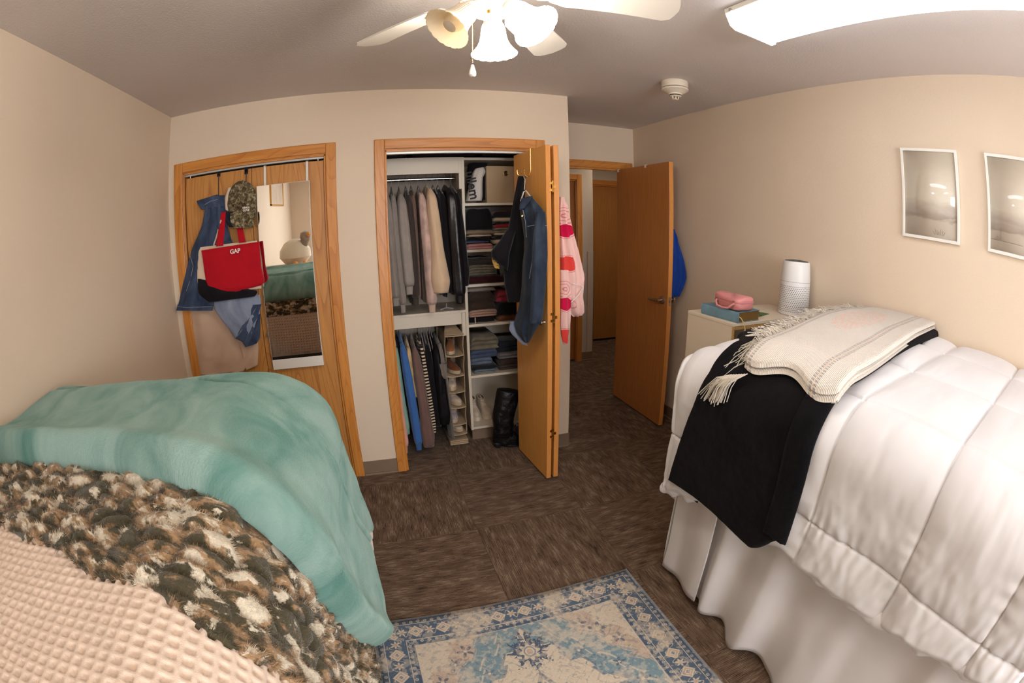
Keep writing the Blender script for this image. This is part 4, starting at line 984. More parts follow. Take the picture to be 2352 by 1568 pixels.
# ------------------------------------------------------------------ cloth lofts for hanging clothes
def interp_rows(rows, n):
    rows = [(np.array(a, float), np.array(b, float), t) for a, b, t in rows]
    s = np.r_[0, np.cumsum([np.linalg.norm((rows[i+1][0]+rows[i+1][1]-rows[i][0]-rows[i][1])/2)+1e-4 for i in range(len(rows)-1)])]
    q = np.linspace(0, s[-1], n); L = np.stack([np.interp(q, s, [r[0][k] for r in rows]) for k in range(3)], 1); R = np.stack([np.interp(q, s, [r[1][k] for r in rows]) for k in range(3)], 1)
    T = np.interp(q, s, [r[2] for r in rows])
    ker = np.array([1, 2, 1])/4
    def sm(a):
        b = a.copy(); b[1:-1] = a[:-2]*.25+a[1:-1]*.5+a[2:]*.25; return b
    for _ in range(2): L = sm(L); R = sm(R)
    return L, R, T, q
def loft(name, rows, front, m, parent=None, n=44, k=40, fold=.008, nf=3.0, seed=1, sq=2.6, uvs=1, wrk=.004, hem=0):
    """closed cloth tube: every row is (left point, right point, thickness); front = direction the cloth faces"""
    L, R, T, q = interp_rows(rows, n); front = np.array(front, float); front /= np.linalg.norm(front)
    a = np.linspace(0, 2*np.pi, k, endpoint=False); c, s = np.cos(a), np.sin(a)
    cs = np.sign(c)*np.abs(c)**(2/sq); ss = np.sign(s)*np.abs(s)**(2/sq)
    C = (L+R)/2; W = (R-L)/2
    P = C[:, None]+W[:, None]*cs[None, :, None]
    width = np.linalg.norm(W, axis=1)*2
    along = (cs[None, :]*.5+.5)*width[:, None]
    ph = fbm(q[:, None]*2.2+0*along, along*0+seed, seed, 2)
    f = fold*np.sin(along/np.maximum(width[:, None], .05)*nf*2*np.pi+3*ph+seed)*np.minimum(1, q[:, None]/(.25*q[-1])+.25)
    f = f+wrk*fbm(along*22, q[:, None]*16, seed+5, 3)+wrk*.9*np.abs(fbm(along*9+q[:, None]*8, q[:, None]*14-along*6, seed+11, 3))
    th = T[:, None]/2*ss[None, :]
    P = P+front*(th+np.where(ss[None, :] > -.2, f, -f*.3))[..., None]
    V = P.reshape(-1, 3); F = gridF(n, k, 0, False, True)
    # end caps
    c0 = P[0].mean(0); c1 = P[-1].mean(0)+np.array([0, 0, hem]); V = np.vstack([V, c0, c1]); i0 = len(V)-2
    j = np.arange(k); j2 = (j+1) % k
    F0 = np.stack([np.full(k, i0), j2, j, j], -1); F1 = np.stack([np.full(k, i0+1), (n-1)*k+j, (n-1)*k+j2, (n-1)*k+j2], -1)
    uv = np.zeros((len(V), 2)); uv[:-2, 0] = (along).ravel(); uv[:-2, 1] = -np.repeat(q, k); uv[-2] = uv[0]; uv[-1] = uv[-3]
    # triangles as degenerate-free polys
    me = bpy.data.meshes.new(name); allv = V; quads = F; tris = np.vstack([F0[:, :3], F1[:, :3]])
    bmV = allv.astype(np.float32); nq, nt_ = len(quads), len(tris)
    me.vertices.add(len(bmV)); me.vertices.foreach_set('co', bmV.ravel()); loops = np.concatenate([quads.ravel(), tris.ravel()]).astype(np.int32)
    me.loops.add(len(loops)); me.loops.foreach_set('vertex_index', loops); me.polygons.add(nq+nt_)
    me.polygons.foreach_set('loop_start', np.concatenate([np.arange(nq)*4, nq*4+np.arange(nt_)*3]).astype(np.int32)); me.update(calc_edges=True)
    l = me.uv_layers.new(name='UVMap'); l.data.foreach_set('uv', (uv*uvs)[loops].astype(np.float32).ravel())
    return link(name, me, m, parent)
def denim(name, c, c2, var=0):
    m, nt, p = base(name, .85, .12, .12); v = coords(nt, 'UV')
    n1 = noise(nt, coords(nt, 'UV', (1, .35, 1)), 14, 4, .6, .5); n2 = noise(nt, v, 420, 2, .6)
    ad = nd(nt, 'ShaderNodeMath', operation='MULTIPLY_ADD'); nt.links.new(n2, ad.inputs[0]); ad.inputs[1].default_value = .35; nt.links.new(n1, ad.inputs[2])
    nt.links.new(ramp(nt, ad.outputs[0], [(.45, c), (.95, c2)]), p.inputs['Base Color']); bump(nt, p, n2, .4, .003); return m
m_den1 = denim('washed_denim', srgb(38, 48, 70), srgb(80, 92, 116)); m_den2 = denim('faded_denim_inside', srgb(104, 112, 132), srgb(146, 154, 172)); m_den3 = denim('dark_denim', srgb(32, 40, 54), srgb(62, 72, 88))
m_stitch = fabric('denim_stitching', srgb(150, 156, 170), .2, .8, 500, .4)
m_beige = fabric('beige_chino', srgb(196, 166, 142), .06, .8, 300, .15, .1); m_red = fabric('red_canvas', srgb(176, 18, 32), .06, .85, 420, .35, .1, 10, 'UV', bd=.003)
m_canvas = fabric('natural_canvas', srgb(214, 190, 164), .05, .85, 420, .3, .1); m_blkcloth = fabric('black_cotton', srgb(24, 20, 24), .3, .9, 300, .3, .2); m_navy = fabric('navy_cotton', srgb(34, 38, 52), .2, .85, 300, .2, .1)
Y1 = 2.748
def A2(u, v, y=Y1): return at(u, v, 'y', y)
FR = (0, -1, 0)
# --- shorts behind the jacket
t = loft('shorts', [(A2(428, 700, 2.775), A2(520, 696, 2.775), .02), (A2(429, 730, 2.775), A2(548, 730, 2.775), .025), (A2(437, 780, 2.775), A2(575, 770, 2.775), .025), (A2(445, 820, 2.775), A2(586, 810, 2.775), .025), (A2(452, 862, 2.775), A2(560, 852, 2.775), .02)], FR, m_beige, None, fold=.009, nf=2.6, seed=3, wrk=.007)
tag(t, 'beige cotton trousers hanging below the denim jacket on the left closet door', 'trousers')
loft('leg', [(A2(520, 705, 2.768), A2(560, 700, 2.768), .015), (A2(540, 760, 2.768), A2(592, 770, 2.768), .02), (A2(556, 810, 2.768), A2(594, 800, 2.768), .02), (A2(566, 850, 2.768), A2(592, 838, 2.768), .015)], FR, m_beige, t, fold=.003, nf=1, seed=4)
t.name = 'trousers'
# --- denim jacket on the left closet door
jk = loft('denim_jacket', [(A2(492, 449), A2(516, 448), .02), (A2(474, 458), A2(517, 456), .03), (A2(472, 480), A2(519, 480), .035), (A2(462, 520), A2(522, 520), .04), (A2(446, 560), A2(535, 560), .04), (A2(432, 600), A2(545, 600), .045), (A2(424, 640), A2(565, 640), .045), (A2(413, 680), A2(585, 672), .04), (A2(406, 706), A2(592, 694), .035)], FR, m_den1, None, n=60, k=56, fold=.010, nf=3.2, seed=6, wrk=.012)
tag(jk, 'blue denim jacket hanging behind the tote bags on the left closet door', 'jacket')
loft('collar', [(A2(452, 462, 2.735), A2(500, 447, 2.73), .012), (A2(454, 468, 2.733), A2(514, 452, 2.728), .014), (A2(463, 482, 2.735), A2(516, 474, 2.73), .010)], (0, -1, .2), m_den1, jk, n=14, k=24, fold=.002, seed=2)
loft('hem_band', [(A2(408, 699, 2.727), A2(490, 703, 2.727), .012), (A2(405, 713, 2.727), A2(488, 713, 2.727), .012)], FR, m_den1, jk, n=10, k=40, fold=.0015, nf=9, seed=5, wrk=.003)
loft('sleeve', [(A2(490, 690, 2.722), A2(596, 676, 2.722), .02), (A2(494, 712, 2.718), A2(600, 694, 2.718), .025), (A2(508, 732, 2.715), A2(596, 724, 2.715), .025), (A2(524, 752, 2.715), A2(590, 750, 2.715), .025), (A2(540, 778, 2.718), A2(574, 778, 2.718), .018)], FR, m_den2, jk, fold=.004, nf=1.5, seed=8)
loft('cuff', [(A2(578, 700, 2.708), A2(601, 698, 2.708), .014), (A2(570, 722, 2.706), A2(590, 732, 2.706), .014), (A2(556, 748, 2.706), A2(574, 758, 2.706), .014), (A2(541, 776, 2.708), A2(560, 786, 2.708), .012)], FR, m_den1, jk, n=26, k=20, fold=.0015, seed=9, wrk=.003)
loft('sleeve', [(A2(582, 724, 2.716), A2(598, 720, 2.716), .02), (A2(572, 756, 2.716), A2(597, 756, 2.716), .025), (A2(557, 786, 2.716), A2(597, 776, 2.716), .02), (A2(563, 797, 2.716), A2(590, 788, 2.716), .015)], FR, m_den1, jk, fold=.005, nf=2, seed=12, wrk=.006)
for P in ([(436, 585), (444, 610), (438, 640), (428, 668)], [(408, 704), (430, 706), (460, 705), (488, 704)], [(470, 470), (484, 462), (500, 458)], [(545, 772), (560, 752), (575, 728), (590, 704)]):
    MB().tube([A2(u, v, 2.722 if v < 700 else 2.700) for u, v in P], .0013, 5).build('seam', m_stitch, jk)
# --- totes
ct = loft('tote_bag', [(A2(457, 568, 2.722), A2(590, 552, 2.722), .012), (A2(454, 610, 2.72), A2(596, 600, 2.72), .03), (A2(454, 645, 2.72), A2(600, 640, 2.72), .04), (A2(460, 672, 2.72), A2(600, 662, 2.72), .04)], FR, m_canvas, None, n=30, fold=.003, nf=1, seed=15, sq=5)
tag(ct, 'natural canvas tote with black base, mostly hidden behind the red tote', 'tote bag')
loft('black_base', [(A2(455, 640, 2.708), A2(461, 640, 2.708), .02), (A2(455, 662, 2.706), A2(560, 660, 2.706), .045), (A2(457, 676, 2.706), A2(594, 668, 2.706), .05), (A2(480, 694, 2.71), A2(586, 680, 2.71), .035)], FR, m_blkcloth, ct, n=24, fold=.002, seed=16, sq=4)
MB().tube([A2(491, 563, 2.72), A2(497, 545, 2.72), A2(508, 505, 2.72)], .005, 6).build('strap', m_canvas, ct)
rt = loft('tote_bag', [(A2(463, 575, 2.705), A2(596, 555, 2.705), .010), (A2(466, 592, 2.703), A2(597, 575, 2.703), .03), (A2(470, 625, 2.70), A2(600, 612, 2.70), .035), (A2(475, 655, 2.70), A2(607, 642, 2.70), .045), (A2(488, 669, 2.70), A2(606, 650, 2.70), .045), (A2(500, 680, 2.702), A2(600, 655, 2.702), .03)], FR, m_red, None, n=44, k=56, fold=.004, nf=1.3, seed=18, sq=5, wrk=.003)
tag(rt, 'bright red canvas tote bag with white GAP lettering on the left closet door', 'tote bag')
loft('handle', [(A2(508, 488, 2.73), A2(519, 486, 2.73), .006), (A2(503, 520, 2.715), A2(517, 520, 2.715), .006), (A2(496, 566, 2.695), A2(513, 564, 2.695), .006)], FR, m_red, rt, n=16, k=12, fold=.001, wrk=.001)
loft('handle', [(A2(543, 520, 2.73), A2(556, 518, 2.73), .006), (A2(549, 558, 2.695), A2(565, 556, 2.695), .006)], FR, m_red, rt, n=12, k=12, fold=.001, wrk=.001)
def text(s, loc, size, rotz, m, parent, name='lettering', font=None, roty=0, ext=.0006, xs=1.0, bold=0):
    c = bpy.data.curves.new(name, 'FONT'); c.body = s; c.size = size; c.extrude = ext; c.align_x = 'CENTER'; c.align_y = 'CENTER'; c.offset = bold
    o = bpy.data.objects.new(name, c); COL.objects.link(o); c.materials.append(m)
    o.matrix_world = Matrix.Translation(loc) @ Matrix.Rotation(rotz, 4, 'Z') @ Matrix.Rotation(math.pi/2, 4, 'X') @ Matrix.Rotation(roty, 4, 'Z') @ Matrix.Diagonal((xs, 1, 1, 1))
    mw = o.matrix_world.copy(); dg = bpy.context.evaluated_depsgraph_get(); me = bpy.data.meshes.new_from_object(o.evaluated_get(dg)); bpy.data.objects.remove(o)
    me.transform(mw); return link(name, me, None, parent, False)
m_letter = plain('white_lettering', srgb(232, 222, 212), .7)
text('GAP', at(540, 577, 'y', 2.682), .034, 0, m_letter, rt, bold=.0009, roty=.03)
# --- cap
def capmat():
    m, nt, p = base('woodland_camo_cloth', .85, .15, .15); v = coords(nt, 'Object')
    nt.links.new(ramp(nt, noise(nt, v, 38, 5, .65, 1.2), [(.30, srgb(34, 26, 20)), (.42, srgb(74, 58, 40)), (.50, srgb(96, 82, 58)), (.56, srgb(120, 110, 84)), (.64, srgb(168, 156, 128)), (.72, srgb(60, 56, 40))]), p.inputs['Base Color']); bump(nt, p, noise(nt, v, 300, 2), .4, .003); return m
m_cap = capmat()
cp = loft('baseball_cap', [(A2(548, 416, 2.75), A2(566, 416, 2.755), .03), (A2(534, 426, 2.75), A2(580, 424, 2.752), .06), (A2(525, 446, 2.75), A2(588, 442, 2.748), .075), (A2(522, 470, 2.75), A2(590, 466, 2.746), .08), (A2(527, 492, 2.745), A2(588, 488, 2.744), .075), (A2(531, 503, 2.745), A2(587, 499, 2.742), .07)], FR, m_cap, None, n=36, k=40, fold=.002, nf=2, seed=20, sq=2.1, wrk=.003)
tag(cp, 'camouflage baseball cap hanging from the second black hook', 'cap')
loft('brim', [(A2(529, 490, 2.700), A2(587, 486, 2.700), .010), (A2(528, 502, 2.688), A2(586, 500, 2.688), .010), (A2(531, 514, 2.686), A2(585, 512, 2.686), .008), (A2(537, 524, 2.688), A2(580, 523, 2.688), .006)], (0, -1, .25), m_cap, cp, n=20, k=30, fold=.001, nf=1, wrk=.001, sq=2.6)
loft('mesh_back', [(A2(524, 432, 2.765), A2(534, 430, 2.765), .04), (A2(517, 455, 2.765), A2(530, 455, 2.765), .06), (A2(516, 480, 2.765), A2(530, 486, 2.765), .05)], FR, m_canvas, cp, n=16, k=20, fold=.001, wrk=.001)
loft('back_strap', [(A2(520, 486, 2.75), A2(534, 486, 2.72), .02), (A2(519, 506, 2.715), A2(536, 512, 2.715), .02), (A2(526, 521, 2.715), A2(540, 522, 2.715), .01)], FR, m_navy, cp, n=14, k=20, fold=.001, wrk=.001)
MB().lathe([(0, 0), (.006, 0), (.005, .003), (0, .004)], 12, A2(557, 415, 2.75)).build('button', m_cap, cp, True)
text('KINGS\nCOVE', at(565, 480, 'y', 2.701), .015, .05, m_letter, cp, bold=.0004, roty=-.05, ext=.0016)
# --- black over-door hooks
for u, v0, v1 in ((503, 393, 449), (566, 387, 418)):
    h = MB(); a = at(u, v0, 'y', 2.797); c = at(u, v0+13, 'y', 2.797); e = at(u, v1, 'y', 2.79)
    h.box((a[0]-.011, 2.790, c[2]), (a[0]+.011, 2.797, 1.99), .002); h.box((a[0]-.010, 2.789, 1.988), (a[0]+.010, 2.836, 1.994), .001); h.tube([(a[0], 2.792, c[2]+.003), (a[0], 2.790, e[2]), (a[0], 2.780, e[2]-.02), (a[0], 2.755, e[2]-.022), (a[0], 2.745, e[2]+.002)], .0028, 6)
    o = h.build('door_hook', m_black, None, True); tag(o, 'black over-door hook holding the '+('denim jacket' if u == 503 else 'camouflage cap'), 'hook', 'black over-door hooks')
# --- mirror
mr = thing('door_mirror', 'tall narrow mirror hanging on the left closet door by two straps', 'mirror', (-.5, 2.79, .8))
c0 = at(590, 428, 'y', 2.755); c1 = at(709, 414, 'y', 2.755); c2 = at(746, 838, 'y', 2.765); c3 = at(628, 850, 'y', 2.765)
mx0 = (c0[0]+c3[0])/2; mx1 = (c1[0]+c2[0])/2; mz0 = (c2[2]+c3[2])/2; mz1 = (c0[2]+c1[2])/2
mm_, nt, p = base('mirror_silvering', .0, .5); p.inputs['Metallic'].default_value = 1; p.inputs['Base Color'].default_value = (.86, .87, .85, 1)
ctr = Vector(((mx0+mx1)/2, 2.775, (mz0+mz1)/2)); Rm_ = Matrix.Rotation(math.radians(.2), 3, 'Z') @ Matrix.Rotation(math.radians(1.2), 3, 'X')
fwm = plain('mirror_case_white', srgb(226, 218, 206), .4)
MB().box((mx0, 2.758, mz0), (mx1, 2.788, mz1), .002, Rm_, ctr).build('case', fwm, mr)
MB().box((mx0+.003, 2.7568, mz0+.062), (mx1-.003, 2.7576, mz1-.002), 0, Rm_, ctr).build('mirror_glass', mm_, mr)
MB().box((mx0+.001, 2.7535, mz0+.001), (mx1-.001, 2.7576, mz0+.060), .001, Rm_, ctr).build('bottom_rail', fwm, mr)
for u in (608, 705):
    x = at(u, 395, 'y', 2.79)[0]; MB().box((x-.007, 2.792, mz1-.05), (x+.007, 2.796, 1.994)).box((x-.007, 2.792, 1.992), (x+.007, 2.838, 1.996)).build('strap', fwm, mr)

# --- gold hook, black overalls and denim jacket on the folded closet door
gh = MB(); 
hx = lambda y: .903+(.938-.903)*(2.825-y)/.452
y_ = 2.56
gh.tube([(hx(y_)+.034, y_, 1.96), (hx(y_)+.034, y_, 1.995), (hx(y_)-.004, y_, 1.996), (hx(y_)-.005, y_, 1.86), (hx(y_)-.012, y_+.004, 1.835), (hx(y_)-.030, y_+.02, 1.828)], .0026, 8)
gh.tube([(hx(y_)-.012, y_+.004, 1.835), (hx(y_)-.035, y_-.02, 1.825), (hx(y_)-.05, y_-.02, 1.84), (hx(y_)-.052, y_-.02, 1.862)], .0026, 8); gh.tube([(hx(y_)-.030, y_+.02, 1.828), (hx(y_)-.055, y_+.045, 1.828), (hx(y_)-.068, y_+.05, 1.85), (hx(y_)-.07, y_+.05, 1.872)], .0026, 8)
for q in ((hx(y_)-.052, y_-.02, 1.864), (hx(y_)-.07, y_+.05, 1.874)): gh.lathe([(0, -.005), (.004, -.003), (.005, 0), (.004, .003), (0, .005)], 10, q)
o = gh.build('door_hook', m_brass, None, True); tag(o, 'brass wire hook over the top of the folded closet door', 'hook')
def P2(u, v, y): return at(u, v, 'y', y)
ov = loft('overalls', [(P2(1190, 404, 2.58), P2(1207, 405, 2.58), .02), (P2(1183, 440, 2.60), P2(1206, 440, 2.60), .03), (P2(1175, 485, 2.62), P2(1204, 485, 2.62), .04), (P2(1167, 525, 2.64), P2(1204, 525, 2.62), .06), (P2(1160, 560, 2.66), P2(1204, 560, 2.62), .08), (P2(1156, 600, 2.66), P2(1204, 600, 2.62), .08), (P2(1158, 650, 2.66), P2(1202, 650, 2.62), .08), (P2(1166, 692, 2.66), P2(1200, 692, 2.62), .06)], (-.3, -1, 0), m_blkcloth, None, n=56, k=40, fold=.010, nf=2, seed=25, wrk=.006)
tag(ov, 'black garment hanging by its strap from the brass hook', 'garment'); ov.name = 'black_garment'
loft('sleeve', [(P2(1164, 528, 2.60), P2(1185, 530, 2.60), .04), (P2(1148, 552, 2.59), P2(1178, 556, 2.59), .06), (P2(1128, 576, 2.58), P2(1170, 584, 2.58), .07), (P2(1128, 590, 2.58), P2(1168, 606, 2.58), .06), (P2(1140, 600, 2.585), P2(1166, 622, 2.585), .03)], (-.2, -1, 0), m_blkcloth, ov, n=30, k=30, fold=.006, nf=1.5, seed=26)
m_pattern, nt, p = base('mustard_print', .8, .1); nt.links.new(ramp(nt, noise(nt, coords(nt, 'UV'), 60, 1, .4), [(.42, srgb(188, 148, 78)), (.5, srgb(70, 46, 30)), (.56, srgb(190, 150, 80))]), p.inputs['Base Color'])
loft('printed_pocket', [(P2(1129, 590, 2.60), P2(1136, 590, 2.60), .01), (P2(1130, 598, 2.60), P2(1146, 604, 2.60), .012), (P2(1134, 612, 2.60), P2(1148, 614, 2.60), .012), (P2(1137, 616, 2.60), P2(1148, 618, 2.60), .006)], (-.2, -1, 0), m_pattern, ov, n=14, k=20, fold=.001)
# jacket
dj = loft('denim_jacket', [(P2(1202, 455, 2.50), P2(1222, 452, 2.44), .03), (P2(1197, 468, 2.52), P2(1236, 468, 2.42), .05), (P2(1194, 486, 2.52), P2(1249, 484, 2.36), .07), (P2(1200, 520, 2.54), P2(1255, 520, 2.33), .08), (P2(1205, 560, 2.54), P2(1257, 560, 2.32), .08), (P2(1200, 610, 2.54), P2(1254, 610, 2.33), .08), (P2(1198, 660, 2.54), P2(1250, 660, 2.33), .075), (P2(1192, 705, 2.54), P2(1246, 705, 2.34), .07), (P2(1180, 740, 2.53), P2(1240, 742, 2.36), .06), (P2(1186, 762, 2.52), P2(1228, 762, 2.38), .04), (P2(1204, 786, 2.50), P2(1216, 786, 2.44), .02)], (-.5, -1, 0), m_den3, None, n=70, k=56, fold=.011, nf=2.2, seed=28, wrk=.007)
tag(dj, 'dark denim jacket on a hanger hanging on the folded closet door', 'jacket')
loft('collar', [(P2(1198, 456, 2.46), P2(1224, 450, 2.42), .02), (P2(1194, 468, 2.45), P2(1216, 462, 2.42), .022), (P2(1193, 482, 2.45), P2(1204, 478, 2.43), .012)], (-.6, -1, .2), m_den3, dj, n=14, k=22, fold=.002)
loft('sleeve', [(P2(1232, 488, 2.33), P2(1252, 486, 2.31), .05), (P2(1226, 530, 2.31), P2(1257, 530, 2.285), .07), (P2(1222, 590, 2.30), P2(1258, 590, 2.28), .07), (P2(1221, 650, 2.30), P2(1254, 650, 2.28), .065), (P2(1218, 710, 2.31), P2(1248, 710, 2.29), .055), (P2(1216, 742, 2.31), P2(1244, 742, 2.29), .045)], (-.5, -1, 0), m_den3, dj, n=56, k=34, fold=.006, nf=1.5, seed=31, wrk=.006)
loft('frayed_lining', [(P2(1172, 738, 2.56), P2(1192, 738, 2.54), .02), (P2(1169, 756, 2.56), P2(1192, 760, 2.54), .02), (P2(1176, 768, 2.56), P2(1204, 780, 2.53), .015), (P2(1200, 790, 2.54), P2(1212, 794, 2.53), .008)], (-.4, -1, 0), m_den2, dj, n=20, k=24, fold=.002)
b = MB(); 
for P in ([(1211, 520, 2.36), (1232, 516, 2.30), (1256, 518, 2.27)], [(1201, 482, 2.42), (1207, 510, 2.43), (1209, 545, 2.44)], [(1226, 560, 2.29), (1222, 600, 2.3), (1216, 640, 2.34)]): b.tube([P2(*q) for q in P], .0016, 5)
b.build('seam', m_stitch, dj)
for u, v in ((1200, 496),): MB().lathe([(0, 0), (.007, 0), (.006, .004), (0, .005)], 14, P2(u, v, 2.42), Matrix.Rotation(math.pi/2, 4, 'X')).build('button', m_brass, dj, True)
o = MB().tube([P2(1203, 405, 2.52), P2(1206, 412, 2.5), P2(1205, 428, 2.5), P2(1204, 436, 2.5)], .0022, 6).tube([P2(1196, 462, 2.52), P2(1203, 440, 2.5), P2(1208, 438, 2.5), P2(1222, 456, 2.44)], .0045, 8).build('hanger', plain('clear_hanger', srgb(200, 190, 180), .3), None, True); tag(o, 'hanger holding the dark denim jacket on the folded closet door', 'hanger')

# --- pink patterned towel on the far side of the folded door
def towelmat():
    m, nt, p = base('pink_smiley_terry', .9, .1, .3)
    v = coords(nt, 'UV', (1, 1, 1)); vo = nd(nt, 'ShaderNodeTexVoronoi'); nt.links.new(v, vo.inputs['Vector']); vo.inputs['Scale'].default_value = 9; vo.inputs['Randomness'].default_value = .55
    d = vo.outputs['Distance']; sp = nd(nt, 'ShaderNodeSeparateColor'); nt.links.new(vo.outputs['Color'], sp.inputs[0])
    rings = ramp(nt, d, [(0, (0, 0, 0, 1)), (.20, (0, 0, 0, 1)), (.215, (1, 1, 1, 1)), (.235, (0, 0, 0, 1)), (.31, (0, 0, 0, 1)), (.33, (1, 1, 1, 1)), (.35, (0, 0, 0, 1)), (.44, (0, 0, 0, 1)), (.46, (1, 1, 1, 1)), (.48, (0, 0, 0, 1)), (1, (0, 0, 0, 1))])
    disc = ramp(nt, d, [(0, (1, 1, 1, 1)), (.40, (1, 1, 1, 1)), (.41, (0, 0, 0, 1)), (1, (0, 0, 0, 1))]); sel = ramp(nt, sp.outputs[0], [(0, (0, 0, 0, 1)), (.34, (0, 0, 0, 1)), (.345, (1, 1, 1, 1)), (1, (1, 1, 1, 1))])
    mul = nd(nt, 'ShaderNodeMix', data_type='RGBA', blend_type='MULTIPLY'); mul.inputs[0].default_value = 1; nt.links.new(disc, mul.inputs[6]); nt.links.new(sel, mul.inputs[7])
    c1 = nd(nt, 'ShaderNodeMix', data_type='RGBA'); nt.links.new(rings, c1.inputs[0]); c1.inputs[6].default_value = srgb(240, 196, 188); c1.inputs[7].default_value = srgb(206, 86, 96)
    c2 = nd(nt, 'ShaderNodeMix', data_type='RGBA'); nt.links.new(mul.outputs[2], c2.inputs[0]); nt.links.new(c1.outputs[2], c2.inputs[6])
    red = ramp(nt, sp.outputs[1], [(0, srgb(204, 22, 72)), (.5, srgb(204, 22, 72)), (.51, srgb(222, 70, 62)), (1, srgb(222, 70, 62))]); nt.links.new(red, c2.inputs[7])
    nt.links.new(c2.outputs[2], p.inputs['Base Color']); bump(nt, p, noise(nt, v, 500, 2), .5, .004); return m
m_towel = towelmat()
TY = 2.46
tw2 = loft('towel', [(P2(1286, 452, TY), P2(1296, 452, TY), .02), (P2(1286, 500, TY), P2(1306, 500, TY), .04), (P2(1286, 550, TY), P2(1318, 550, TY), .06), (P2(1287, 600, TY), P2(1330, 600, TY), .07), (P2(1288, 640, TY), P2(1339, 638, TY), .08), (P2(1290, 680, TY), P2(1337, 676, TY), .08), (P2(1296, 700, TY), P2(1340, 700, TY), .07), (P2(1308, 720, TY), P2(1341, 714, TY), .05), (P2(1318, 728, TY), P2(1334, 722, TY), .02)], (.3, -1, 0), m_towel, None, n=60, k=44, fold=.014, nf=2.4, seed=41, wrk=.004)
tag(tw2, 'pink and red smiley patterned towel hanging beside the folded closet door', 'towel')
loft('hanging_corner', [(P2(1287, 620, 2.43), P2(1304, 620, 2.43), .03), (P2(1288, 680, 2.43), P2(1309, 680, 2.43), .035), (P2(1288, 740, 2.43), P2(1309, 740, 2.43), .035), (P2(1289, 772, 2.43), P2(1305, 772, 2.43), .03), (P2(1294, 790, 2.43), P2(1300, 790, 2.43), .012)], (.3, -1, 0), m_towel, tw2, n=40, k=30, fold=.006, nf=1.2, seed=44)
MB().tube([P2(1315, 652, 2.405), P2(1334, 655, 2.405), P2(1338, 662, 2.405), P2(1328, 678, 2.405), P2(1312, 694, 2.405)], .003, 6).build('piping', plain('white_piping', srgb(238, 222, 216), .8), tw2)
MB().tube([(1.018, 2.46, 1.70), (1.03, 2.46, 1.715), (1.045, 2.455, 1.712)], .003, 6).build('loop', m_towel, tw2)

# --- blue garment behind the entry door
m_blue = fabric('cobalt_jersey', srgb(20, 58, 138), .1, .75, 300, .2, .2)
bl_ = loft('jacket', [(P2(1543, 526, 2.80), P2(1549, 526, 2.775), .02), (P2(1543, 560, 2.80), P2(1560, 560, 2.765), .03), (P2(1543, 600, 2.80), P2(1572, 600, 2.75), .03), (P2(1542, 640, 2.80), P2(1577, 636, 2.745), .03), (P2(1542, 662, 2.80), P2(1570, 660, 2.75), .025), (P2(1542, 682, 2.80), P2(1560, 680, 2.765), .02)], (-.2, -1, 0), m_blue, None, n=40, k=40, fold=.006, nf=1.8, seed=51)
tag(bl_, 'bright blue jacket hanging behind the open entry door', 'jacket')

# ------------------------------------------------------------------ closet organiser
FY, BY = 3.08, 3.455
og = thing('closet_organizer', 'off-white closet organizer with shelf tower and two hanging rods', 'closet organizer', (.63, 3.2, 0))
m_mel = plain('melamine_panel', srgb(214, 200, 180), .45)
MB().box((.622, FY, .09), (.641, BY, 2.016), .001).build('upright_panel', m_mel, og); MB().box((1.115, FY, .09), (1.134, BY, 2.016), .001).build('upright_panel', m_mel, og)
SH = [1.995, 1.684, 1.370, 1.134, .858, .490, .092]
for z in SH: MB().box((.641, FY+.004, z), (1.115, BY, z+.018), .001).build('shelf', m_mel, og)
MB().box((.641, BY-.006, .1), (1.115, BY, 2.0)).build('back_panel', m_mel, og)
MB().box((.632, FY+.022, 0), (1.13, BY, .09), .001).build('toe_kick', m_base, og)
MB().box((-.055, FY, 1.906), (.604, FY+.016, 2.016), .001).build('upper_fascia', m_mel, og); MB().box((-.055, FY+.016, 2.0), (.622, BY, 2.016), .001).build('shelf', m_mel, og)
MB().box((.604, FY, 1.80), (.622, FY+.10, 2.016), .001).build('cleat', m_mel, og)
MB().box((-.055, FY, .887), (.592, FY+.016, .970), .001).build('lower_fascia', m_mel, og); MB().box((-.055, FY-.004, .966), (.622, BY, .984), .001).build('shelf', m_mel, og); MB().box((.594, FY+.002, .80), (.622, FY+.10, .966), .006).build('cleat', m_mel, og)
for z, y in ((1.885, 3.22), (.862, 3.24)): MB().tube([(-.055, y, z), (.618, y, z)], .012, 14).build('rod', m_chrome, og, True)
for z, y in ((1.76, 3.44),): MB().tube([(-.055, y, z), (.618, y, z)], .003, 6).build('wire', m_metal, og, True)

# luggage on top of the organiser
m_lug = fabric('black_nylon', srgb(26, 22, 26), .25, .6, 300, .3, 0, 12)
for i, (x0, x1, h, lb) in enumerate(((-.03, .27, .16, 'black nylon suitcase lying on top of the organizer at its left end'), (.29, .74, .14, 'dark duffel bag lying on top of the organizer above the rod'), (.76, 1.11, .17, 'dark bag lying on top of the shelf tower'))):
    o = MB().box((x0, 3.10, 2.018), (x1, 3.43, 2.018+h), .03).build('suitcase' if i == 0 else 'duffel_bag', m_lug, None, True); tag(o, lb, 'bag')
    b = MB(); b.tube([(x0+.04, 3.094, 2.05), (x0+.05, 3.085, 2.075), (x1-.06, 3.085, 2.075), (x1-.05, 3.094, 2.05)], .005, 6)
    b.build('handle', m_lug, o)
    if i < 2: MB().box((x0+.07, 3.094, 2.045), (x0+.105, 3.099, 2.049)).box((x0+.07, 3.094, 2.054), (x0+.105, 3.099, 2.058)).box((x0+.07, 3.094, 2.063), (x0+.105, 3.099, 2.067)).build('stripe', fabric('grey_stripe', srgb(150, 140, 140)), o)

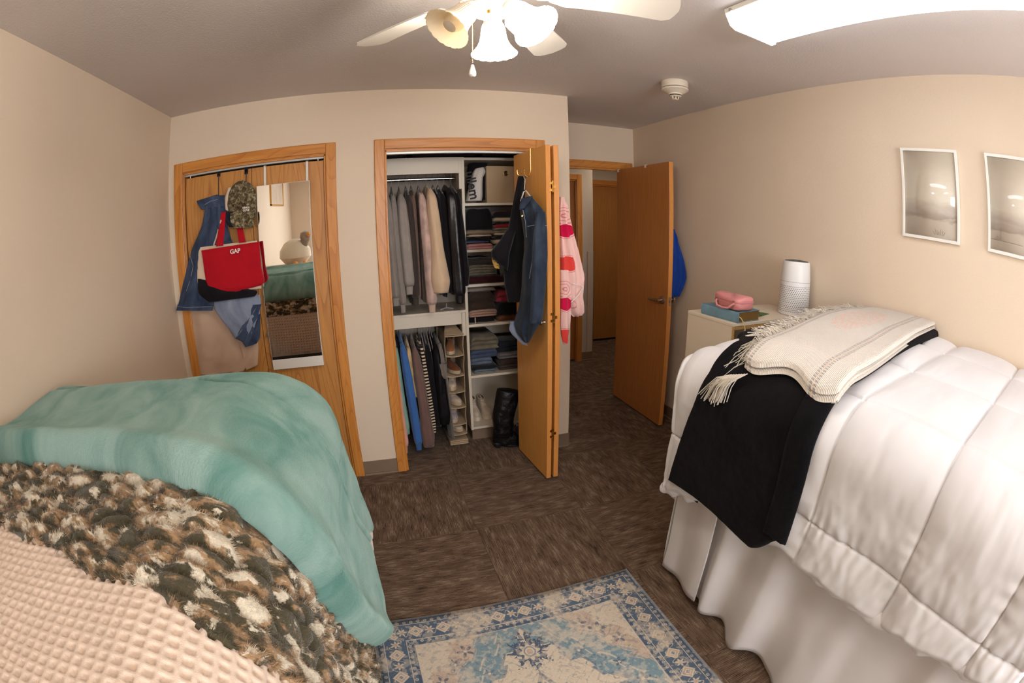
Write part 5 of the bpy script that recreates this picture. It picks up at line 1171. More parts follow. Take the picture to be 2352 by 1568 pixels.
# --- hanging garments
def wire_hanger(x, y, z, lab, col, w=.19, grp='hangers on the upper rod'):
    b = MB(); P = []
    for a in np.linspace(-.3, math.pi*1.05, 12): P.append((x, y+.020*math.cos(a+.2), z+.014+.020*math.sin(a+.2)-.006))
    P = P[::-1]; P = [(x, y+.018*math.cos(t), z+.002+.018*math.sin(t)) for t in np.linspace(math.pi*1.1, -.35*math.pi, 12)]
    P += [(x, y+.004, z-.03), (x, y, z-.055)]
    b.tube(P, .0018, 6); b.tube([(x, y, z-.055), (x, y-w, z-.125)], .0035, 6); b.tube([(x, y, z-.055), (x, y+w, z-.125)], .0035, 6); b.tube([(x, y-w, z-.125), (x, y+w, z-.125)], .003, 6)
    o = b.build('hanger', col, None, True); return tag(o, lab, 'hanger', grp)
m_hg_w = plain('velvet_hanger_grey', srgb(150, 140, 138), .6); m_hg_b = plain('black_hanger', srgb(30, 28, 30), .5)
def garment(name, label, cat, x, m, ytop, ztop, zbot, th=.045, xs=0, yf=3.03, yb=3.40, sl=None, cuff=None, group=None, seed=1, hang=None, fold=.004, rodz=1.885, rody=3.22, wide=1.0, hc=None, extra=0):
    """body hanging across the rod (in the y direction), front sleeve nearest the room. x = position on the rod, xs = sideways drift at the hem"""
    F = (-1, 0, 0)
    rows = [((x, rody-.05, ztop+.035), (x, rody+.05, ztop+.035), th*.5), ((x, yf+.05, ztop), (x, yb-.05, ztop), th), ((x+xs*.2, yf+.02, ztop-.10), (x+xs*.2, yb-.02, ztop-.10), th*1.15),
            ((x+xs*.6, yf+.01, (ztop+zbot)/2), (x+xs*.6, yb-.01, (ztop+zbot)/2), th*1.2), ((x+xs, yf+.02, zbot+.06), (x+xs, yb-.02, zbot+.06), th*1.1), ((x+xs, yf+.03, zbot), (x+xs, yb-.03, zbot), th*.9)]
    o = loft(name, rows, F, m, None, n=44, k=36, fold=fold, nf=3, seed=seed, sq=2.4)
    tag(o, label, cat, group)
    if sl is not None:
        xo, ze, r0, r1 = sl; xe = x+xo; sy = yf-.01
        # sleeve rows: across x, thickness in y
        rows = [((x-.012, yf+.05, ztop+.005), (x+.012, yf+.05, ztop+.005), .05), ((x-r0*.8+xo*.1, sy+.01, ztop-.05), (x+r0*.8+xo*.1, sy+.01, ztop-.05), r0*2), ((x-r0+xo*.4, sy-.01, ztop-.22), (x+r0+xo*.4, sy-.01, ztop-.22), r0*2.2),
                ((xe*.7+x*.3-r0, sy-.02, (ztop+ze)/2-.05), (xe*.7+x*.3+r0, sy-.02, (ztop+ze)/2-.05), r0*2.1), ((xe-r1*1.15, sy-.02, ze+.07), (xe+r1*1.15, sy-.02, ze+.07), r1*2.2), ((xe-r1*.9, sy-.015, ze+.055 if cuff else ze), (xe+r1*.9, sy-.015, ze+.055 if cuff else ze), r1*1.7)]
        loft('sleeve', rows, (0, -1, 0), m, o, n=44, k=26, fold=.004, nf=1.5, seed=seed+100, sq=2.2)
        if cuff: loft('cuff', [((xe-r1*.78, sy-.013, ze+.06), (xe+r1*.78, sy-.013, ze+.06), r1*1.5), ((xe-r1*.72, sy-.010, ze+.02), (xe+r1*.72, sy-.010, ze+.02), r1*1.35), ((xe-r1*.66, sy-.010, ze), (xe+r1*.66, sy-.010, ze), r1*1.2)], (0, -1, 0), cuff, o, n=12, k=26, fold=.0015, nf=6, seed=seed+7, wrk=.001)
    if hang: wire_hanger(x, rody, rodz+.012, hang, hc or m_hg_w, grp='hangers on the upper rod' if rodz > 1 else 'hangers on the lower rod')
    return o
fb = lambda n, c, **k: fabric(n, srgb(*c), k.pop('var', .08), .88, 260, .35, .3, 12, 'UV', bd=.003)
g1, g2, g3 = fb('heather_grey', (140, 130, 122)), fb('light_grey_marl', (150, 140, 132)), fb('warm_grey', (118, 108, 100))
gd, gbr, gp, gc = fb('charcoal_brown', (64, 54, 50)), fb('mocha', (128, 98, 82)), fb('tie_dye', (196, 166, 154), var=.25), fb('cream_fleece', (212, 182, 150), var=.03)
leather, nt, p = base('black_leather', .35, .5); p.inputs['Base Color'].default_value = srgb(24, 20, 24); bump(nt, p, noise(nt, coords(nt, 'UV'), 60, 4), .4, .004)
GU = 'clothes on the upper rod'
UP = [  # name, label, category, x, material, zbot, sleeve(xo, ze, r0, r1), cuff
 ('cardigan', 'pale grey cardigan, first on the upper rod against the door frame', 'cardigan', .085, g2, 1.12, (.005, 1.10, .026, .022), g2, 3.05),
 ('sweatshirt', 'heather grey sweatshirt, second from the door frame on the upper rod', 'sweatshirt', .125, g1, 1.10, (.025, 1.06, .028, .026), g1, 3.03),
 ('sweatshirt', 'long grey sweatshirt, third from the door frame, its cuff reaching lowest of the greys', 'sweatshirt', .165, g1, 1.08, (.030, 1.01, .024, .022), g1, 3.04),
 ('sweatshirt', 'warm grey sweatshirt next to the charcoal shirt, sleeve ending higher', 'sweatshirt', .215, g2, 1.12, (.028, 1.13, .036, .030), g2, 3.02),
 ('shirt', 'charcoal brown shirt between the grey sweatshirts and the patterned one', 'shirt', .262, gd, 1.04, (.020, 1.05, .032, .026), gd, 3.04),
 ('sweater', 'mocha sweater with a rounded shoulder behind the patterned sweatshirt', 'sweater', .298, gbr, 1.10, (.004, 1.10, .020, .020), None, 3.08),
 ('sweatshirt', 'pink and beige tie-dye sweatshirt with beige ribbed cuff', 'sweatshirt', .348, gp, 1.05, (.036, 1.000, .032, .030), fb('rib_beige', (190, 164, 144)), 3.02),
 ('fleece_jacket', 'cream fleece jacket with a wide balloon sleeve on the upper rod', 'jacket', .402, gc, 1.16, (.040, 1.13, .040, .056), None, 3.00),
 ('blouse', 'black top directly right of the cream fleece', 'top', .448, m_blkcloth, 1.10, (.030, 1.16, .026, .024), None, 3.05),
 ('sweater', 'black sweater in the middle of the black garments on the upper rod', 'sweater', .484, m_blkcloth, 1.08, (.034, 1.12, .028, .026), None, 3.04),
 ('leather_jacket', 'shiny black leather jacket at the tower end of the upper rod', 'jacket', .528, leather, 1.10, (.036, 1.05, .038, .036), leather, 2.99),
 ('coat', 'black coat squeezed against the shelf tower on the upper rod', 'coat', .575, m_blkcloth, 1.12, (.030, 1.16, .028, .030), None, 3.02)]
for i, (nm, lb, ct_, x, m, zb_, sl, cf, yf) in enumerate(UP):
    garment(nm, lb, ct_, x, m, 0, 1.775 if i not in (7, 10) else 1.80, zb_, .027 if nm != 'fleece_jacket' else .036, .012, yf, 3.41, sl, cf, None, 60+i, 'hanger on the upper rod holding the '+lb.split(',')[0].split(' with')[0].split(' at ')[0].split(' next')[0].split(' between')[0].split(' in the')[0].split(' directly')[0].split(' squeezed')[0]+(' beside the frame' if i == 0 else ''))
# labels of hangers must stay distinct
seen = {}
for o in COL.objects:
    if o.name.startswith('hanger') and 'label' in o:
        l = o['label']; seen.setdefault(l, []).append(o)
for l, os_ in seen.items():
    if len(os_) > 1:
        for k, o in enumerate(os_): o['label'] = l+', '+['nearest the frame', 'a little further in', 'furthest in'][min(k, 2)]
# fallen hanger lying on the lower shelf
b = MB(); b.tube([(.50, 3.13, 1.03), (.50, 3.13, 1.00), (.50, 3.13, .995)], .003, 6); b.tube([(.455, 3.12, .990), (.50, 3.13, 1.0), (.545, 3.12, .990)], .006, 6); b.tube([(.455, 3.12, .990), (.50, 3.16, .989), (.545, 3.12, .990)], .004, 6)
o = b.build('hanger', m_hg_w, None, True); tag(o, 'loose grey hanger lying on the shelf below the cream fleece', 'hanger')

m_stripe, nt, p = base('striped_knit', .85, .1, .2); tcs = nd(nt, 'ShaderNodeTexCoord'); sps = nd(nt, 'ShaderNodeSeparateXYZ'); nt.links.new(tcs.outputs['Object'], sps.inputs[0]); f = nd(nt, 'ShaderNodeMath', operation='MULTIPLY'); nt.links.new(sps.outputs[2], f.inputs[0]); f.inputs[1].default_value = 46; fr = nd(nt, 'ShaderNodeMath', operation='FRACT'); nt.links.new(f.outputs[0], fr.inputs[0]); nt.links.new(ramp(nt, fr.outputs[0], [(0, srgb(30, 24, 26)), (.5, srgb(30, 24, 26)), (.54, srgb(214, 190, 160)), (1, srgb(214, 190, 160))]), p.inputs['Base Color'])
m_puff = fabric('black_puffer', srgb(20, 17, 20), .3, .5, 120, .4, 0, 20)
LOW = [
 ('hoodie', 'pale pink hoodie hanging lowest at the door frame end of the lower rod', 'hoodie', .100, fb('pale_pink', (222, 160, 148)), .10, (.012, .045, .030, .030), fb('pink_rib', (206, 150, 140)), 2.97),
 ('sweatshirt', 'mint green sweatshirt between the pink hoodie and the blue one', 'sweatshirt', .128, fb('mint', (134, 176, 152)), .14, (.012, .17, .020, .022), None, 3.01),
 ('sweatshirt', 'bright blue sweatshirt on the lower rod', 'sweatshirt', .170, fb('cornflower', (62, 104, 164)), .10, (.045, .050, .030, .026), fb('blue_rib', (58, 96, 152)), 2.98),
 ('shirt', 'dark navy shirt hanging behind the blue sweatshirt', 'shirt', .150, m_navy, .30, (0, .36, .02, .02), None, 3.06),
 ('blouse', 'yellowish beige lace blouse between the blue and the brown tops', 'blouse', .212, fb('lace_beige', (190, 160, 116), var=.3), .42, (.012, .44, .020, .022), None, 3.00),
 ('sweater', 'long mauve brown sweater on the lower rod', 'sweater', .250, fb('mauve_brown', (112, 86, 78)), .10, (.035, .085, .034, .040), None, 2.96),
 ('striped_top', 'black and cream striped top on the lower rod', 'top', .300, m_stripe, .20, (.034, .16, .016, .014), None, 3.00),
 ('dress', 'long black dress right of the striped top', 'dress', .340, m_blkcloth, .16, (.03, .20, .03, .03), None, 3.03),
 ('puffer_vest', 'puffy black coat hanging low on the lower rod', 'coat', .395, m_puff, .14, (.02, .22, .036, .036), None, 3.00),
 ('henley', 'grey short sleeved top next to the hanging shoe organizer', 'top', .425, g3, .44, (.004, .60, .024, .026), None, 3.00)]
for i, (nm, lb, ct_, x, m, zb_, sl, cf, yf) in enumerate(LOW):
    garment(nm, lb, ct_, x, m, 0, .765 if i != 2 else .80, zb_, .026, .035, yf, 3.42, sl, cf, None, 160+i, 'hanger on the lower rod holding the '+lb.split(' hanging')[0].split(' between')[0].split(' on the')[0].split(' right')[0].split(' next')[0], rodz=.862, rody=3.24, hc=m_hg_w if i % 3 else m_hg_b)
# empty velvet hangers visible among the dark clothes
for i, x in enumerate((.318, .358, .378)):
    wire_hanger(x, 3.16, .874-.01*i, ['empty grey hanger just right of the striped top', 'empty grey hanger over the black dress', 'empty grey hanger next to the puffy coat'][i], m_hg_w, .15, 'hangers on the lower rod')
# long grey trouser leg beside the organiser
o = loft('trousers', [((.438, 3.10, .60), (.450, 3.02, .60), .03), ((.440, 3.10, .45), (.462, 3.0, .45), .035), ((.446, 3.10, .22), (.474, 3.0, .22), .035), ((.452, 3.10, .08), (.478, 3.0, .08), .03)], (-.6, -1, 0), g3, None, n=30, k=26, fold=.003, seed=240); tag(o, 'grey trousers hanging straight down beside the shoe organizer', 'trousers')

# --- shoes
def shoe(name, label, cat, loc, yaw, L, mu, ms, ml, h=.075, group=None, pitch=0, boot=False, rnd=1.0):
    """toe points along local +X"""
    R = Matrix.Translation(loc) @ Matrix.Rotation(yaw, 4, 'Z') @ Matrix.Rotation(pitch, 4, 'Y')
    t = thing(name, label, cat, loc, group)
    tt = np.linspace(0, 1, 22); W = np.interp(tt, [0, .08, .25, .45, .72, .9, 1], [.018, .029, .031, .030, .038, .030, .010])*L/.24; Hh = np.interp(tt, [0, .06, .2, .42, .55, .75, .92, 1], [.75, 1, .96, .92, .72, .50, .40, .22])*h
    off = np.interp(tt, [0, .5, .8, 1], [0, -.002, .003, .006]); sole = .022*L/.24
    k = 22; a = np.linspace(0, np.pi, k); V = []
    for i, t_ in enumerate(tt):
        for q in a:
            c, s = math.cos(q), math.sin(q); V.append(R @ Vector(((t_-.5)*L, off[i]+W[i]*np.sign(c)*abs(c)**.8, sole+Hh[i]*s**.75)))
    F = gridF(len(tt), k).tolist()+[list(range(k)), list(range((len(tt)-1)*k, len(tt)*k))[::-1]]
    MB().raw(V, F).build('upper', mu, t, True)
    ring = [((t_-.5)*L*1.03, off[i]+W[i]*1.10) for i, t_ in enumerate(tt)]+[((t_-.5)*L*1.03, off[i]-W[i]*1.10) for i, t_ in reversed(list(enumerate(tt)))]
    V = [R @ Vector((x, y, z)) for z in (0, .5*sole, sole*1.25) for x, y in [(q[0]*(1 if z > 0 else .98), q[1]) for q in ring]]; n = len(ring)
    F = [[j*n+i, j*n+(i+1) % n, (j+1)*n+(i+1) % n, (j+1)*n+i] for j in range(2) for i in range(n)]+[list(range(n)), list(range(2*n, 3*n))[::-1]]
    MB().raw(V, F).build('sole', ms, t, True)
    # collar opening and tongue
    b = MB(); P = [R @ Vector((-.29*L+.17*L*math.cos(q), .024*math.sin(q)*L/.24, sole+h*(.93+.05*math.cos(q)*-1))) for q in np.linspace(0, 2*math.pi, 18, endpoint=False)]; b.tube(P, .0055, 8, closed=True); b.build('collar', mu, t, True)
    b = MB(); V = [R @ Vector((-.29*L+.165*L*math.cos(q), .0235*math.sin(q)*L/.24, sole+h*(.945+.05*math.cos(q)*-1))) for q in np.linspace(0, 2*math.pi, 18, endpoint=False)]; b.raw(V, [list(range(18))]); b.build('opening', m_black, t)
    if ml is not None:
        b = MB()
        for i in range(4):
            xx = -.06*L+i*.065*L; zz = sole+np.interp((xx/L+.5), tt, Hh)+.003; b.tube([R @ Vector((xx, -.018, zz-.006)), R @ Vector((xx+.006, 0, zz)), R @ Vector((xx, .018, zz-.006))], .0025, 6)
        b.build('laces', ml, t, True)
    return t
m_tan = fabric('tan_suede', srgb(150, 94, 52), .12, .8, 200, .3, .2); m_tan2 = fabric('brown_suede', srgb(112, 66, 38), .12, .8, 200, .3, .2); m_shw = fabric('cream_shoe', srgb(206, 186, 164), .05, .6, 200, .2); m_gum = plain('shoe_sole', srgb(196, 172, 142), .6); m_lav = fabric('lavender_grey_shoe', srgb(178, 162, 164), .05, .6, 200, .2); m_lace = fabric('white_lace', srgb(220, 206, 190), .05)
# hanging shoe organiser
sh_ = thing('hanging_shoe_organizer', 'beige fabric hanging shoe organizer with six cubbies on the lower rod', 'shoe organizer', (.527, 3.2, .05))
m_org = fabric('beige_organizer_cloth', srgb(176, 152, 122), .06, .85, 320, .25, .1)
zs = [at(1050, v, 'y', 3.06)[2] for v in (768, 813, 859, 896, 932, 970, 993)]; ox0, ox1, oy0, oy1 = .462, .592, 3.045, 3.36
def sway(z): return -.010*(1-(z-zs[-1])/(zs[0]-zs[-1]))
for j, z in enumerate(zs):
    b = MB(); s_ = sway(z); n = 14; V = []
    for yy in (oy0-.006, oy1):
        for k in range(n):
            f = k/(n-1); V.append((ox0+(ox1-ox0)*f+s_, yy, z-.008*math.sin(math.pi*f)*(1 if j else .2)))
    V2 = [(x, y, z_-.007) for x, y, z_ in V]; V = V+V2
    F = gridF(2, n).tolist()+[[q+2*n for q in f[::-1]] for f in gridF(2, n).tolist()]; bd = list(range(n))+[2*n-1-k for k in range(n)]; F += [[bd[k], bd[(k+1) % len(bd)], bd[(k+1) % len(bd)]+2*n, bd[k]+2*n] for k in range(len(bd))]
    b.raw(V, F).build('shelf', m_org, sh_, True)
for x, dx in ((ox0, .0045), (ox1, -.0045)):
    b = MB(); n = 30; V = []
    for q in range(n):
        z = zs[-1]+(zs[0]-zs[-1])*q/(n-1); w_ = .004*math.sin(q*1.3)
        for yy, x_ in ((oy0+w_, x), (oy1, x), (oy1, x+dx), (oy0+w_, x+dx)): V.append((x_+sway(z)+.002*math.sin(q*.9), yy, z))
    b.raw(V, gridF(n, 4, 0, False, True).tolist()+[[0, 1, 2, 3], [(n-1)*4+3, (n-1)*4+2, (n-1)*4+1, (n-1)*4]]).build('side_wall', m_org, sh_, True)
MB().box((ox0-.01, oy1-.004, zs[-1]), (ox1-.004, oy1, zs[0])).build('back_wall', m_org, sh_)
loft('top_flap', [((ox0+.03, 3.20, .868), (ox1-.03, 3.20, .868), .02), ((ox0+.005, 3.09, .835), (ox1-.005, 3.09, .835), .02), ((ox0-.002, oy0-.008, zs[0]+.004), (ox1+.004, oy0-.008, zs[0]+.004), .012)], (0, -1, .6), m_org, sh_, n=16, k=24, fold=.001, seed=3)
for k in range(3): MB().box((ox0-.010, oy0-.012+.004*k, .010+.012*k), (ox1-.006, oy1-.02, .020+.012*k), .003).build('folded_base', m_org, sh_)
pairs = [('slipper', 'tan suede slipper in the top cubby of the hanging shoe organizer', m_tan, None, .9), ('slipper', 'brown suede slipper in the second cubby of the shoe organizer', m_tan2, None, .75), ('sneaker', 'cream sneaker in the third cubby of the shoe organizer', m_shw, m_lace, .8), ('sneaker', 'cream sneaker in the fourth cubby of the shoe organizer', m_shw, m_lace, 1.1), ('sneaker', 'lavender grey sneaker in the fifth cubby of the shoe organizer', m_lav, m_lace, .8), ('sneaker', 'cream and tan sneaker in the bottom cubby of the shoe organizer', m_shw, None, .7)]
for j, (nm, lb, mu, ml, yw) in enumerate(pairs):
    hgt = zs[j]-zs[j+1]; cx = .524+sway(zs[j+1])
    for q, (dx, dz) in enumerate(((-.006, 0),)):
        shoe(nm, lb, 'shoe', (cx+dx, 3.155, zs[j+1]+.002), -math.pi/2+(.30 if j % 2 else -.22), .205, mu, m_gum, ml, min(.062, hgt*.6))
# white sneakers on the tower floor
for i, (x, yw) in enumerate(((.695, -.05), (.775, .06))):
    shoe('sneaker', ['chunky white sneaker nearest the upright on the tower floor', 'chunky white sneaker next to the black boot on the tower floor'][i], 'shoe', (x, 3.30, .112), -math.pi/2+yw, .24, m_shw, plain('chunky_white_sole', srgb(214, 198, 176), .5), m_lace, .10, 'white sneakers on the tower floor')
# black knee boot
bt = thing('boot', 'tall black leather boot standing in front of the shelf tower', 'boot', (.83, 2.93, 0))
b_l, nt, p = base('boot_leather', .42, .35); p.inputs['Base Color'].default_value = srgb(12, 9, 10); bump(nt, p, noise(nt, coords(nt, 'Object'), 26, 4, .6, .6), .5, .012)
Z_ = lambda u, v, y=2.93: at(u, v, 'y', y)
loft('shaft', [(Z_(1143, 893), Z_(1195, 898), .10), (Z_(1140, 905), Z_(1192, 908), .11), (Z_(1136, 930), Z_(1186, 930), .11), (Z_(1132, 948), Z_(1181, 950), .11), (Z_(1131, 962), Z_(1178, 964), .105), (Z_(1134, 985), Z_(1176, 985), .10), (Z_(1133, 1000), Z_(1180, 1000), .095)], FR, b_l, bt, n=40, k=40, fold=.004, nf=1.5, seed=301, sq=2.2, wrk=.008)
loft('foot', [(Z_(1132, 985), Z_(1172, 983), .08), (Z_(1131, 1000), Z_(1190, 998), .085), (Z_(1131, 1010), Z_(1215, 1008), .085), (Z_(1133, 1017), Z_(1222, 1018), .08)], FR, b_l, bt, n=24, k=36, fold=.002, seed=305, sq=2.6)
loft('sole', [(Z_(1150, 1016), Z_(1224, 1017), .09), (Z_(1152, 1021), Z_(1222, 1021.5), .088)], FR, m_black, bt, n=8, k=30, fold=0, wrk=0, sq=3.5); loft('heel', [(Z_(1133, 1014), Z_(1152, 1014), .07), (Z_(1134, 1022.5), Z_(1150, 1022.5), .066)], FR, m_black, bt, n=8, k=20, fold=0, wrk=0, sq=4)
MB().tube([(.80+.055*math.cos(a)+.01, 2.93+.054*math.sin(a), Z_(1150, 988)[2]) for a in np.linspace(0, 2*np.pi, 24, endpoint=False)], .004, 6, closed=True).build('ankle_strap', b_l, bt, True)
bt2 = shoe('ankle_boot', 'black ankle boot with grey lining behind the tall boot', 'boot', (.93, 3.015, .002), -.15, .25, fabric('worn_black_suede', srgb(52, 42, 42), .2, .7), m_black, m_lace, .13)

# --- folded clothes on the tower shelves
def folded(label, x0, x1, z0, z1, m, layers=2, y0=3.10, y1=3.40, seed=1, cat='clothing', name='folded_clothing', sag=.006, tilt=0):
    """stack of soft layers; the rounded folds face the room"""
    h = z1-z0; prof = []; lh = h/layers
    for l in range(layers):
        for a in np.linspace(-np.pi/2, np.pi/2, 8): prof.append((y0+.016-.016*math.cos(a)*1.0+.004*((l*7+seed) % 3-1), z0+lh*(l+.5)+lh*.48*math.sin(a)))
    prof.append((y0+.03, z1)); prof.append((y1, z1-.004)); prof.append((y1+.004, z0+.004)); prof.append((y0+.03, z0))
    prof = np.array(prof); n = 34; xs = np.linspace(0, 1, n); k = len(prof); P = np.zeros((n, k, 3)); c = prof.mean(0)
    for i, f in enumerate(xs):
        e = min(f, 1-f)*(x1-x0); s = math.sqrt(1-(1-min(e/.028, 1))**2)*.5+.5 if e < .028 else 1
        s = max(s, .5)
        P[i, :, 0] = x0+(x1-x0)*f+.008*fbm(prof[:, 1]*30, prof[:, 0]*10, seed, 2)*(1 if f > .5 else -1)*abs(2*f-1)
        P[i, :, 1] = prof[:, 0]+(1-s)*.03+.008*fbm(np.full(k, f*3.), prof[:, 1]*16, seed+3, 3)
        zz = z0+(prof[:, 1]-z0)*(s+.0*f); P[i, :, 2] = zz+(prof[:, 1]-z0)/h*(sag*fbm(np.full(k, f*4.), prof[:, 0]*8, seed+6, 3)+tilt*(f-.5))
    P[..., 2] = np.maximum(P[..., 2], z0)
    V = P.reshape(-1, 3); F = gridF(n, k, 0, False, True).tolist()+[list(range(k))[::-1], [(n-1)*k+j for j in range(k)]]
    uv = None; me = bpy.data.meshes.new(name); me.from_pydata(V.tolist(), [], F); me.update()
    o = link(name, me, m, None); return tag(o, label, cat, None)
mk = lambda n, c, **k: fabric(n, srgb(*c), k.get('var', .12), .88, 240, .45, .2, 14, 'Object', bd=.004)
S1, S2, S3, S4, S5 = 1.388, 1.388, 1.152, .876, .508
c_blk = m_blkcloth; c_tan = mk('knit_tan', (132, 112, 92)); c_pink = mk('dusty_pink', (190, 132, 128)); c_blu = mk('slate_blue', (78, 82, 120)); c_cream = mk('oatmeal', (196, 172, 146)); c_red = mk('brick_red', (142, 34, 34)); c_maroon = mk('maroon', (54, 20, 22)); c_brown = mk('dark_brown', (58, 44, 36)); c_grey = mk('mid_grey', (108, 100, 92)); c_pat = mk('grey_pattern', (128, 118, 100), var=.4); c_teal = mk('teal_knit', (90, 150, 130)); c_jn1 = mk('jeans_blue', (66, 76, 100), var=.25); c_jn2 = mk('jeans_light', (96, 106, 122), var=.2); c_jn3 = mk('jeans_pale', (116, 124, 128), var=.2); c_bk2 = mk('charcoal_denim', (30, 32, 38), var=.3); c_rose = mk('rose_red', (168, 60, 74)); c_kn = mk('grey_knit', (112, 102, 84), var=.3)
PL = [
 ('pink folded shirt at the bottom of the left pile, second shelf from the top', .655, .830, S2, S2+.040, c_pink, 2), ('thin slate blue folded shirt above the pink one', .655, .812, S2+.041, S2+.056, c_blu, 1), ('black folded shirt above the slate blue one', .655, .822, S2+.057, S2+.084, c_blk, 1), ('pale pink beige folded top under the taupe sweater', .655, .828, S2+.085, S2+.100, c_cream, 1), ('taupe folded sweater below the black heap', .652, .845, S2+.101, S2+.130, c_tan, 1), ('black sweater heaped on top of the left pile', .648, .835, S2+.131, S2+.275, c_blk, 1),
 ('teal folded knit at the bottom of the right pile, second shelf from the top', .850, 1.09, S2, S2+.028, c_teal, 1), ('cream folded knit above the teal one', .850, 1.09, S2+.029, S2+.062, c_cream, 1), ('black folded top above the cream knit', .850, 1.09, S2+.063, S2+.088, c_blk, 1), ('pale oatmeal folded top under the patterned one', .850, 1.09, S2+.089, S2+.106, c_cream, 1), ('grey patterned folded sweater below the red one', .845, 1.09, S2+.107, S2+.140, c_pat, 2), ('brick red folded top in the right pile', .850, 1.09, S2+.141, S2+.168, c_red, 1), ('thin black folded top over the red one', .850, 1.09, S2+.169, S2+.182, c_blk, 1), ('oatmeal folded top near the top of the right pile', .850, 1.09, S2+.183, S2+.214, c_cream, 1), ('dark plum folded sweater on top of the right pile', .845, 1.10, S2+.215, S2+.258, mk('dark_plum', (38, 26, 34)), 1),
 ('maroon folded sweater lying on the third shelf', .655, .900, S3, S3+.052, c_maroon, 1), ('thick taupe folded knit with rolled layers on the third shelf', .652, .870, S3+.053, S3+.128, c_kn, 4), ('dark grey folded sweater on top of the third shelf pile', .652, .85, S3+.129, S3+.175, mk('graphite', (58, 52, 50)), 1), ('brown printed folded top on the right side of the third shelf', .91, 1.09, S3, S3+.11, mk('brown_print', (84, 66, 54), var=.4), 2),
 ('black folded hoodie with white drawcord on the fourth shelf', .655, .842, S4, S4+.042, c_blk, 1), ('pinkish beige folded sweater above the black hoodie', .652, .855, S4+.043, S4+.092, mk('pink_beige', (170, 134, 114)), 3), ('dark brown folded sweater in the fourth shelf pile', .652, .835, S4+.093, S4+.215, c_brown, 2), ('pale grey top drooping over the fourth shelf pile', .650, .85, S4+.216, S4+.245, mk('pale_grey', (140, 126, 114)), 1), ('brown and red folded top on the right of the fourth shelf', .862, 1.09, S4, S4+.042, mk('brown_red', (112, 66, 42), var=.3), 1), ('black folded jeans on the right of the fourth shelf', .858, 1.09, S4+.043, S4+.130, c_blk, 2), ('rose red top heaped on the right of the fourth shelf', .85, .98, S4+.131, S4+.21, c_rose, 2),
 ('pale blue jeans at the bottom of the left jeans pile', .675, .83, S5, S5+.030, c_jn3, 2), ('black jeans above the pale blue ones', .655, .845, S5+.031, S5+.058, c_bk2, 1), ('light blue jeans in the middle of the left pile', .652, .815, S5+.059, S5+.115, c_jn2, 2), ('blue jeans under the grey knit', .652, .845, S5+.116, S5+.175, c_jn1, 2), ('thick grey knit blanket folded on top of the jeans', .652, .855, S5+.176, S5+.275, c_kn, 3),
 ('brown trousers at the bottom of the right trouser pile', .862, 1.09, S5, S5+.045, mk('umber', (74, 60, 52)), 2), ('dark brown trousers second from the bottom on the right', .858, 1.09, S5+.046, S5+.092, mk('umber_dark', (62, 46, 42)), 1), ('frayed grey jeans in the right trouser pile', .855, 1.09, S5+.093, S5+.135, mk('ash_denim', (112, 104, 104), var=.25), 2), ('charcoal jeans on top of the right trouser pile', .855, 1.09, S5+.136, S5+.22, c_bk2, 2)]
for i, (lb, x0, x1, z0, z1, m, ly) in enumerate(PL):
    folded(lb, x0, x1, z0, z1, m, ly, 3.095+.012*((i*5) % 3), 3.40, 400+i)
fo = [o for o in COL.objects if o.name.startswith('folded_clothing') and 'drawcord' in o.get('label', '')][0]
MB().tube([(.690, 3.093, S4+.045), (.688, 3.086, S4+.03), (.690, 3.087, S4+.005)], .003, 6).build('drawcord', m_lace, fo)
# storage box with a metal eyelet
bxz = 1.703
o = thing('storage_box', 'tan fabric storage box with a round metal eyelet on the top shelf of the tower', 'box', (.93, 3.2, bxz)); m_box = fabric('tan_box_linen', srgb(176, 148, 118), .04, .85, 350, .3)
MB().box((.796, 3.10, bxz), (1.085, 3.40, 1.957), .004).build('body', m_box, o); pe = at(1162, 398, 'y', 3.098)
MB().tube([(pe[0]+.015*math.cos(a), 3.098, pe[2]+.015*math.sin(a)) for a in np.linspace(0, 2*np.pi, 24, endpoint=False)], .0035, 8, closed=True).build('eyelet', m_brass, o, True)
MB().lathe([(0, 0), (.0125, 0), (.0125, .001), (0, .001)], 20, (pe[0], 3.0985, pe[2]), Matrix.Rotation(math.pi/2, 4, 'X')).build('eyelet_hole', m_black, o)
# lettered drawstring bag and dark bag behind it
K = lambda u, v, y=3.11: at(u, v, 'y', y)
o = loft('drawstring_bag', [(K(1092, 387), K(1110, 384), .04), (K(1086, 395), K(1115, 394), .07), (K(1082, 410), K(1108, 408), .09), (K(1077, 430), K(1107, 428), .10), (K(1072, 450), K(1108, 448), .10), (K(1070, 462), K(1106, 461), .09)], FR, fabric('white_cotton_bag', srgb(206, 196, 186), .03, .8), None, n=36, k=36, fold=.003, seed=320); tag(o, 'white drawstring bag with black letters on the top shelf of the tower', 'bag')
m_ink2 = plain('black_print_letters', srgb(22, 20, 22), .7)
text('ullem', at(1084, 425, 'y', 3.052), .088, 0, m_ink2, o, roty=math.radians(-80), bold=.0012, ext=.006)
o = loft('backpack', [(K(1076, 376, 3.22), K(1118, 376, 3.22), .10), (K(1073, 395, 3.2), K(1119, 395, 3.2), .14), (K(1073, 430, 3.2), K(1120, 430, 3.2), .14), (K(1073, 460, 3.2), K(1120, 458, 3.2), .12)], FR, m_lug, None, n=30, k=30, fold=.006, seed=330); tag(o, 'dark bag standing behind the white lettered bag on the top shelf', 'bag')

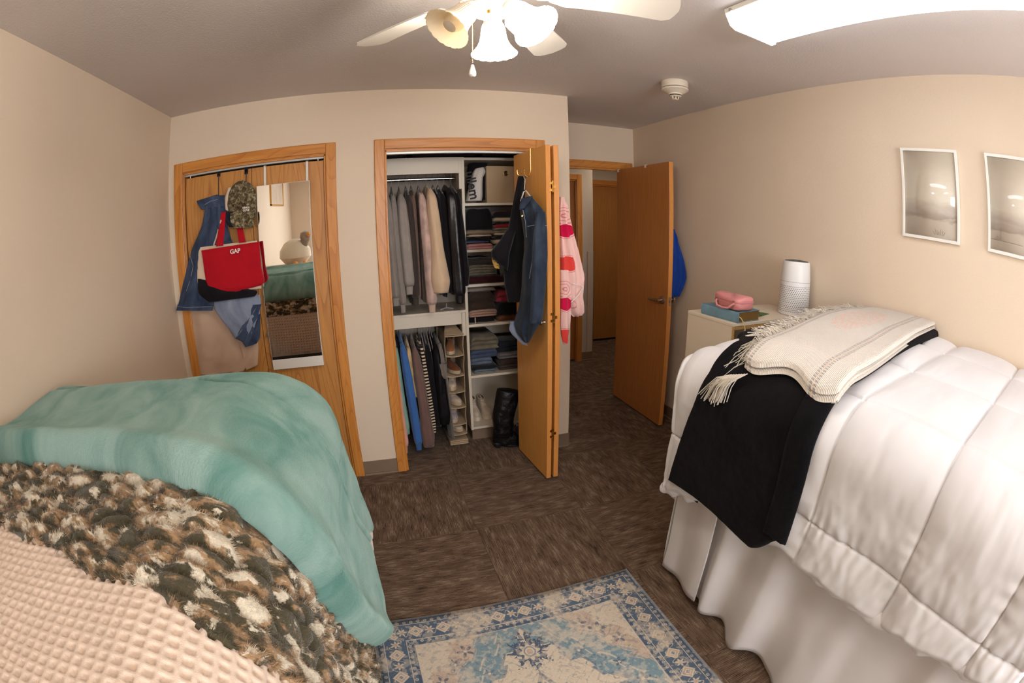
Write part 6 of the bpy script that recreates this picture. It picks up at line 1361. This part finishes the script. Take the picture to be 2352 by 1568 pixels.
# ------------------------------------------------------------------ things seen in the mirror
# gold framed picture on the left wall behind the camera
gp_ = thing('framed_picture', 'gold framed picture on the left wall, seen only in the mirror', 'picture', (XL, -1.1, 1.84)); m_gold = plain('gold_frame', srgb(206, 160, 84), .3, .7)
ya, yb2, za, zb2 = -1.62, -.66, 1.84, 2.30
b = MB()
for lo, hi in (((XL+.001, ya, za), (XL+.022, yb2, za+.022)), ((XL+.001, ya, zb2-.022), (XL+.022, yb2, zb2)), ((XL+.001, ya, za), (XL+.022, ya+.022, zb2)), ((XL+.001, yb2-.022, za), (XL+.022, yb2, zb2))): b.box(lo, hi, .001)
b.build('frame', m_gold, gp_)
mpg, nt, p = base('pale_print_under_glass', .5, .4); p.inputs['Coat Weight'].default_value = 1; p.inputs['Coat Roughness'].default_value = .02
nt.links.new(ramp(nt, noise(nt, coords(nt, 'Object'), 3, 3), [(.3, srgb(200, 180, 164)), (.7, srgb(226, 208, 190))]), p.inputs['Base Color']); MB().box((XL+.002, ya+.022, za+.022), (XL+.012, yb2-.022, zb2-.022)).build('print', mpg, gp_)
# plush goose at the head of the left bed
pg = thing('plush_goose', 'white plush goose with orange beak reflected in the door mirror', 'stuffed toy', (-.75, 0, 1.12)); m_pl = fabric('white_plush', srgb(228, 214, 192), .04, .95, 120, .7, .4); m_or = fabric('orange_felt', srgb(222, 150, 66), .05); m_gp = fabric('grey_plush', srgb(160, 144, 130), .08, .95, 120, .7, .4)
MB().lathe([(0, 0), (.13, .01), (.19, .08), (.185, .16), (.13, .24), (.06, .28), (0, .29)], 28, (-.86, -.02, 1.125)).build('body', m_pl, pg, True)
MB().lathe([(0, 0), (.05, .02), (.065, .07), (.05, .12), (0, .14)], 24, (-.72, .04, 1.36)).build('head', m_gp, pg, True); MB().tube([(-.80, .0, 1.30), (-.75, .02, 1.34), (-.72, .04, 1.40)], [.07, .055, .05], 14).build('neck', m_gp, pg, True)
MB().tube([(-.70, .06, 1.45), (-.67, .11, 1.455), (-.655, .14, 1.45)], [.026, .02, .008], 12).build('beak', m_or, pg, True)
for dx in (-.05, .06): MB().tube([(-.78+dx, .15, 1.14), (-.78+dx, .20, 1.145), (-.78+dx, .24, 1.14)], [.022, .03, .018], 12).build('foot', m_or, pg, True)
# plain black box making the black band under the ruffle in the mirror
o = MB().box((-1.15, 1.53, .012), (-.25, 1.80, .50), .02).build('black_box', fabric('black_box_cloth', srgb(16, 16, 20), .2, .9, 60, .8, .1), None, True); tag(o, 'plain black box on the floor at the foot of the left bed', 'chest')
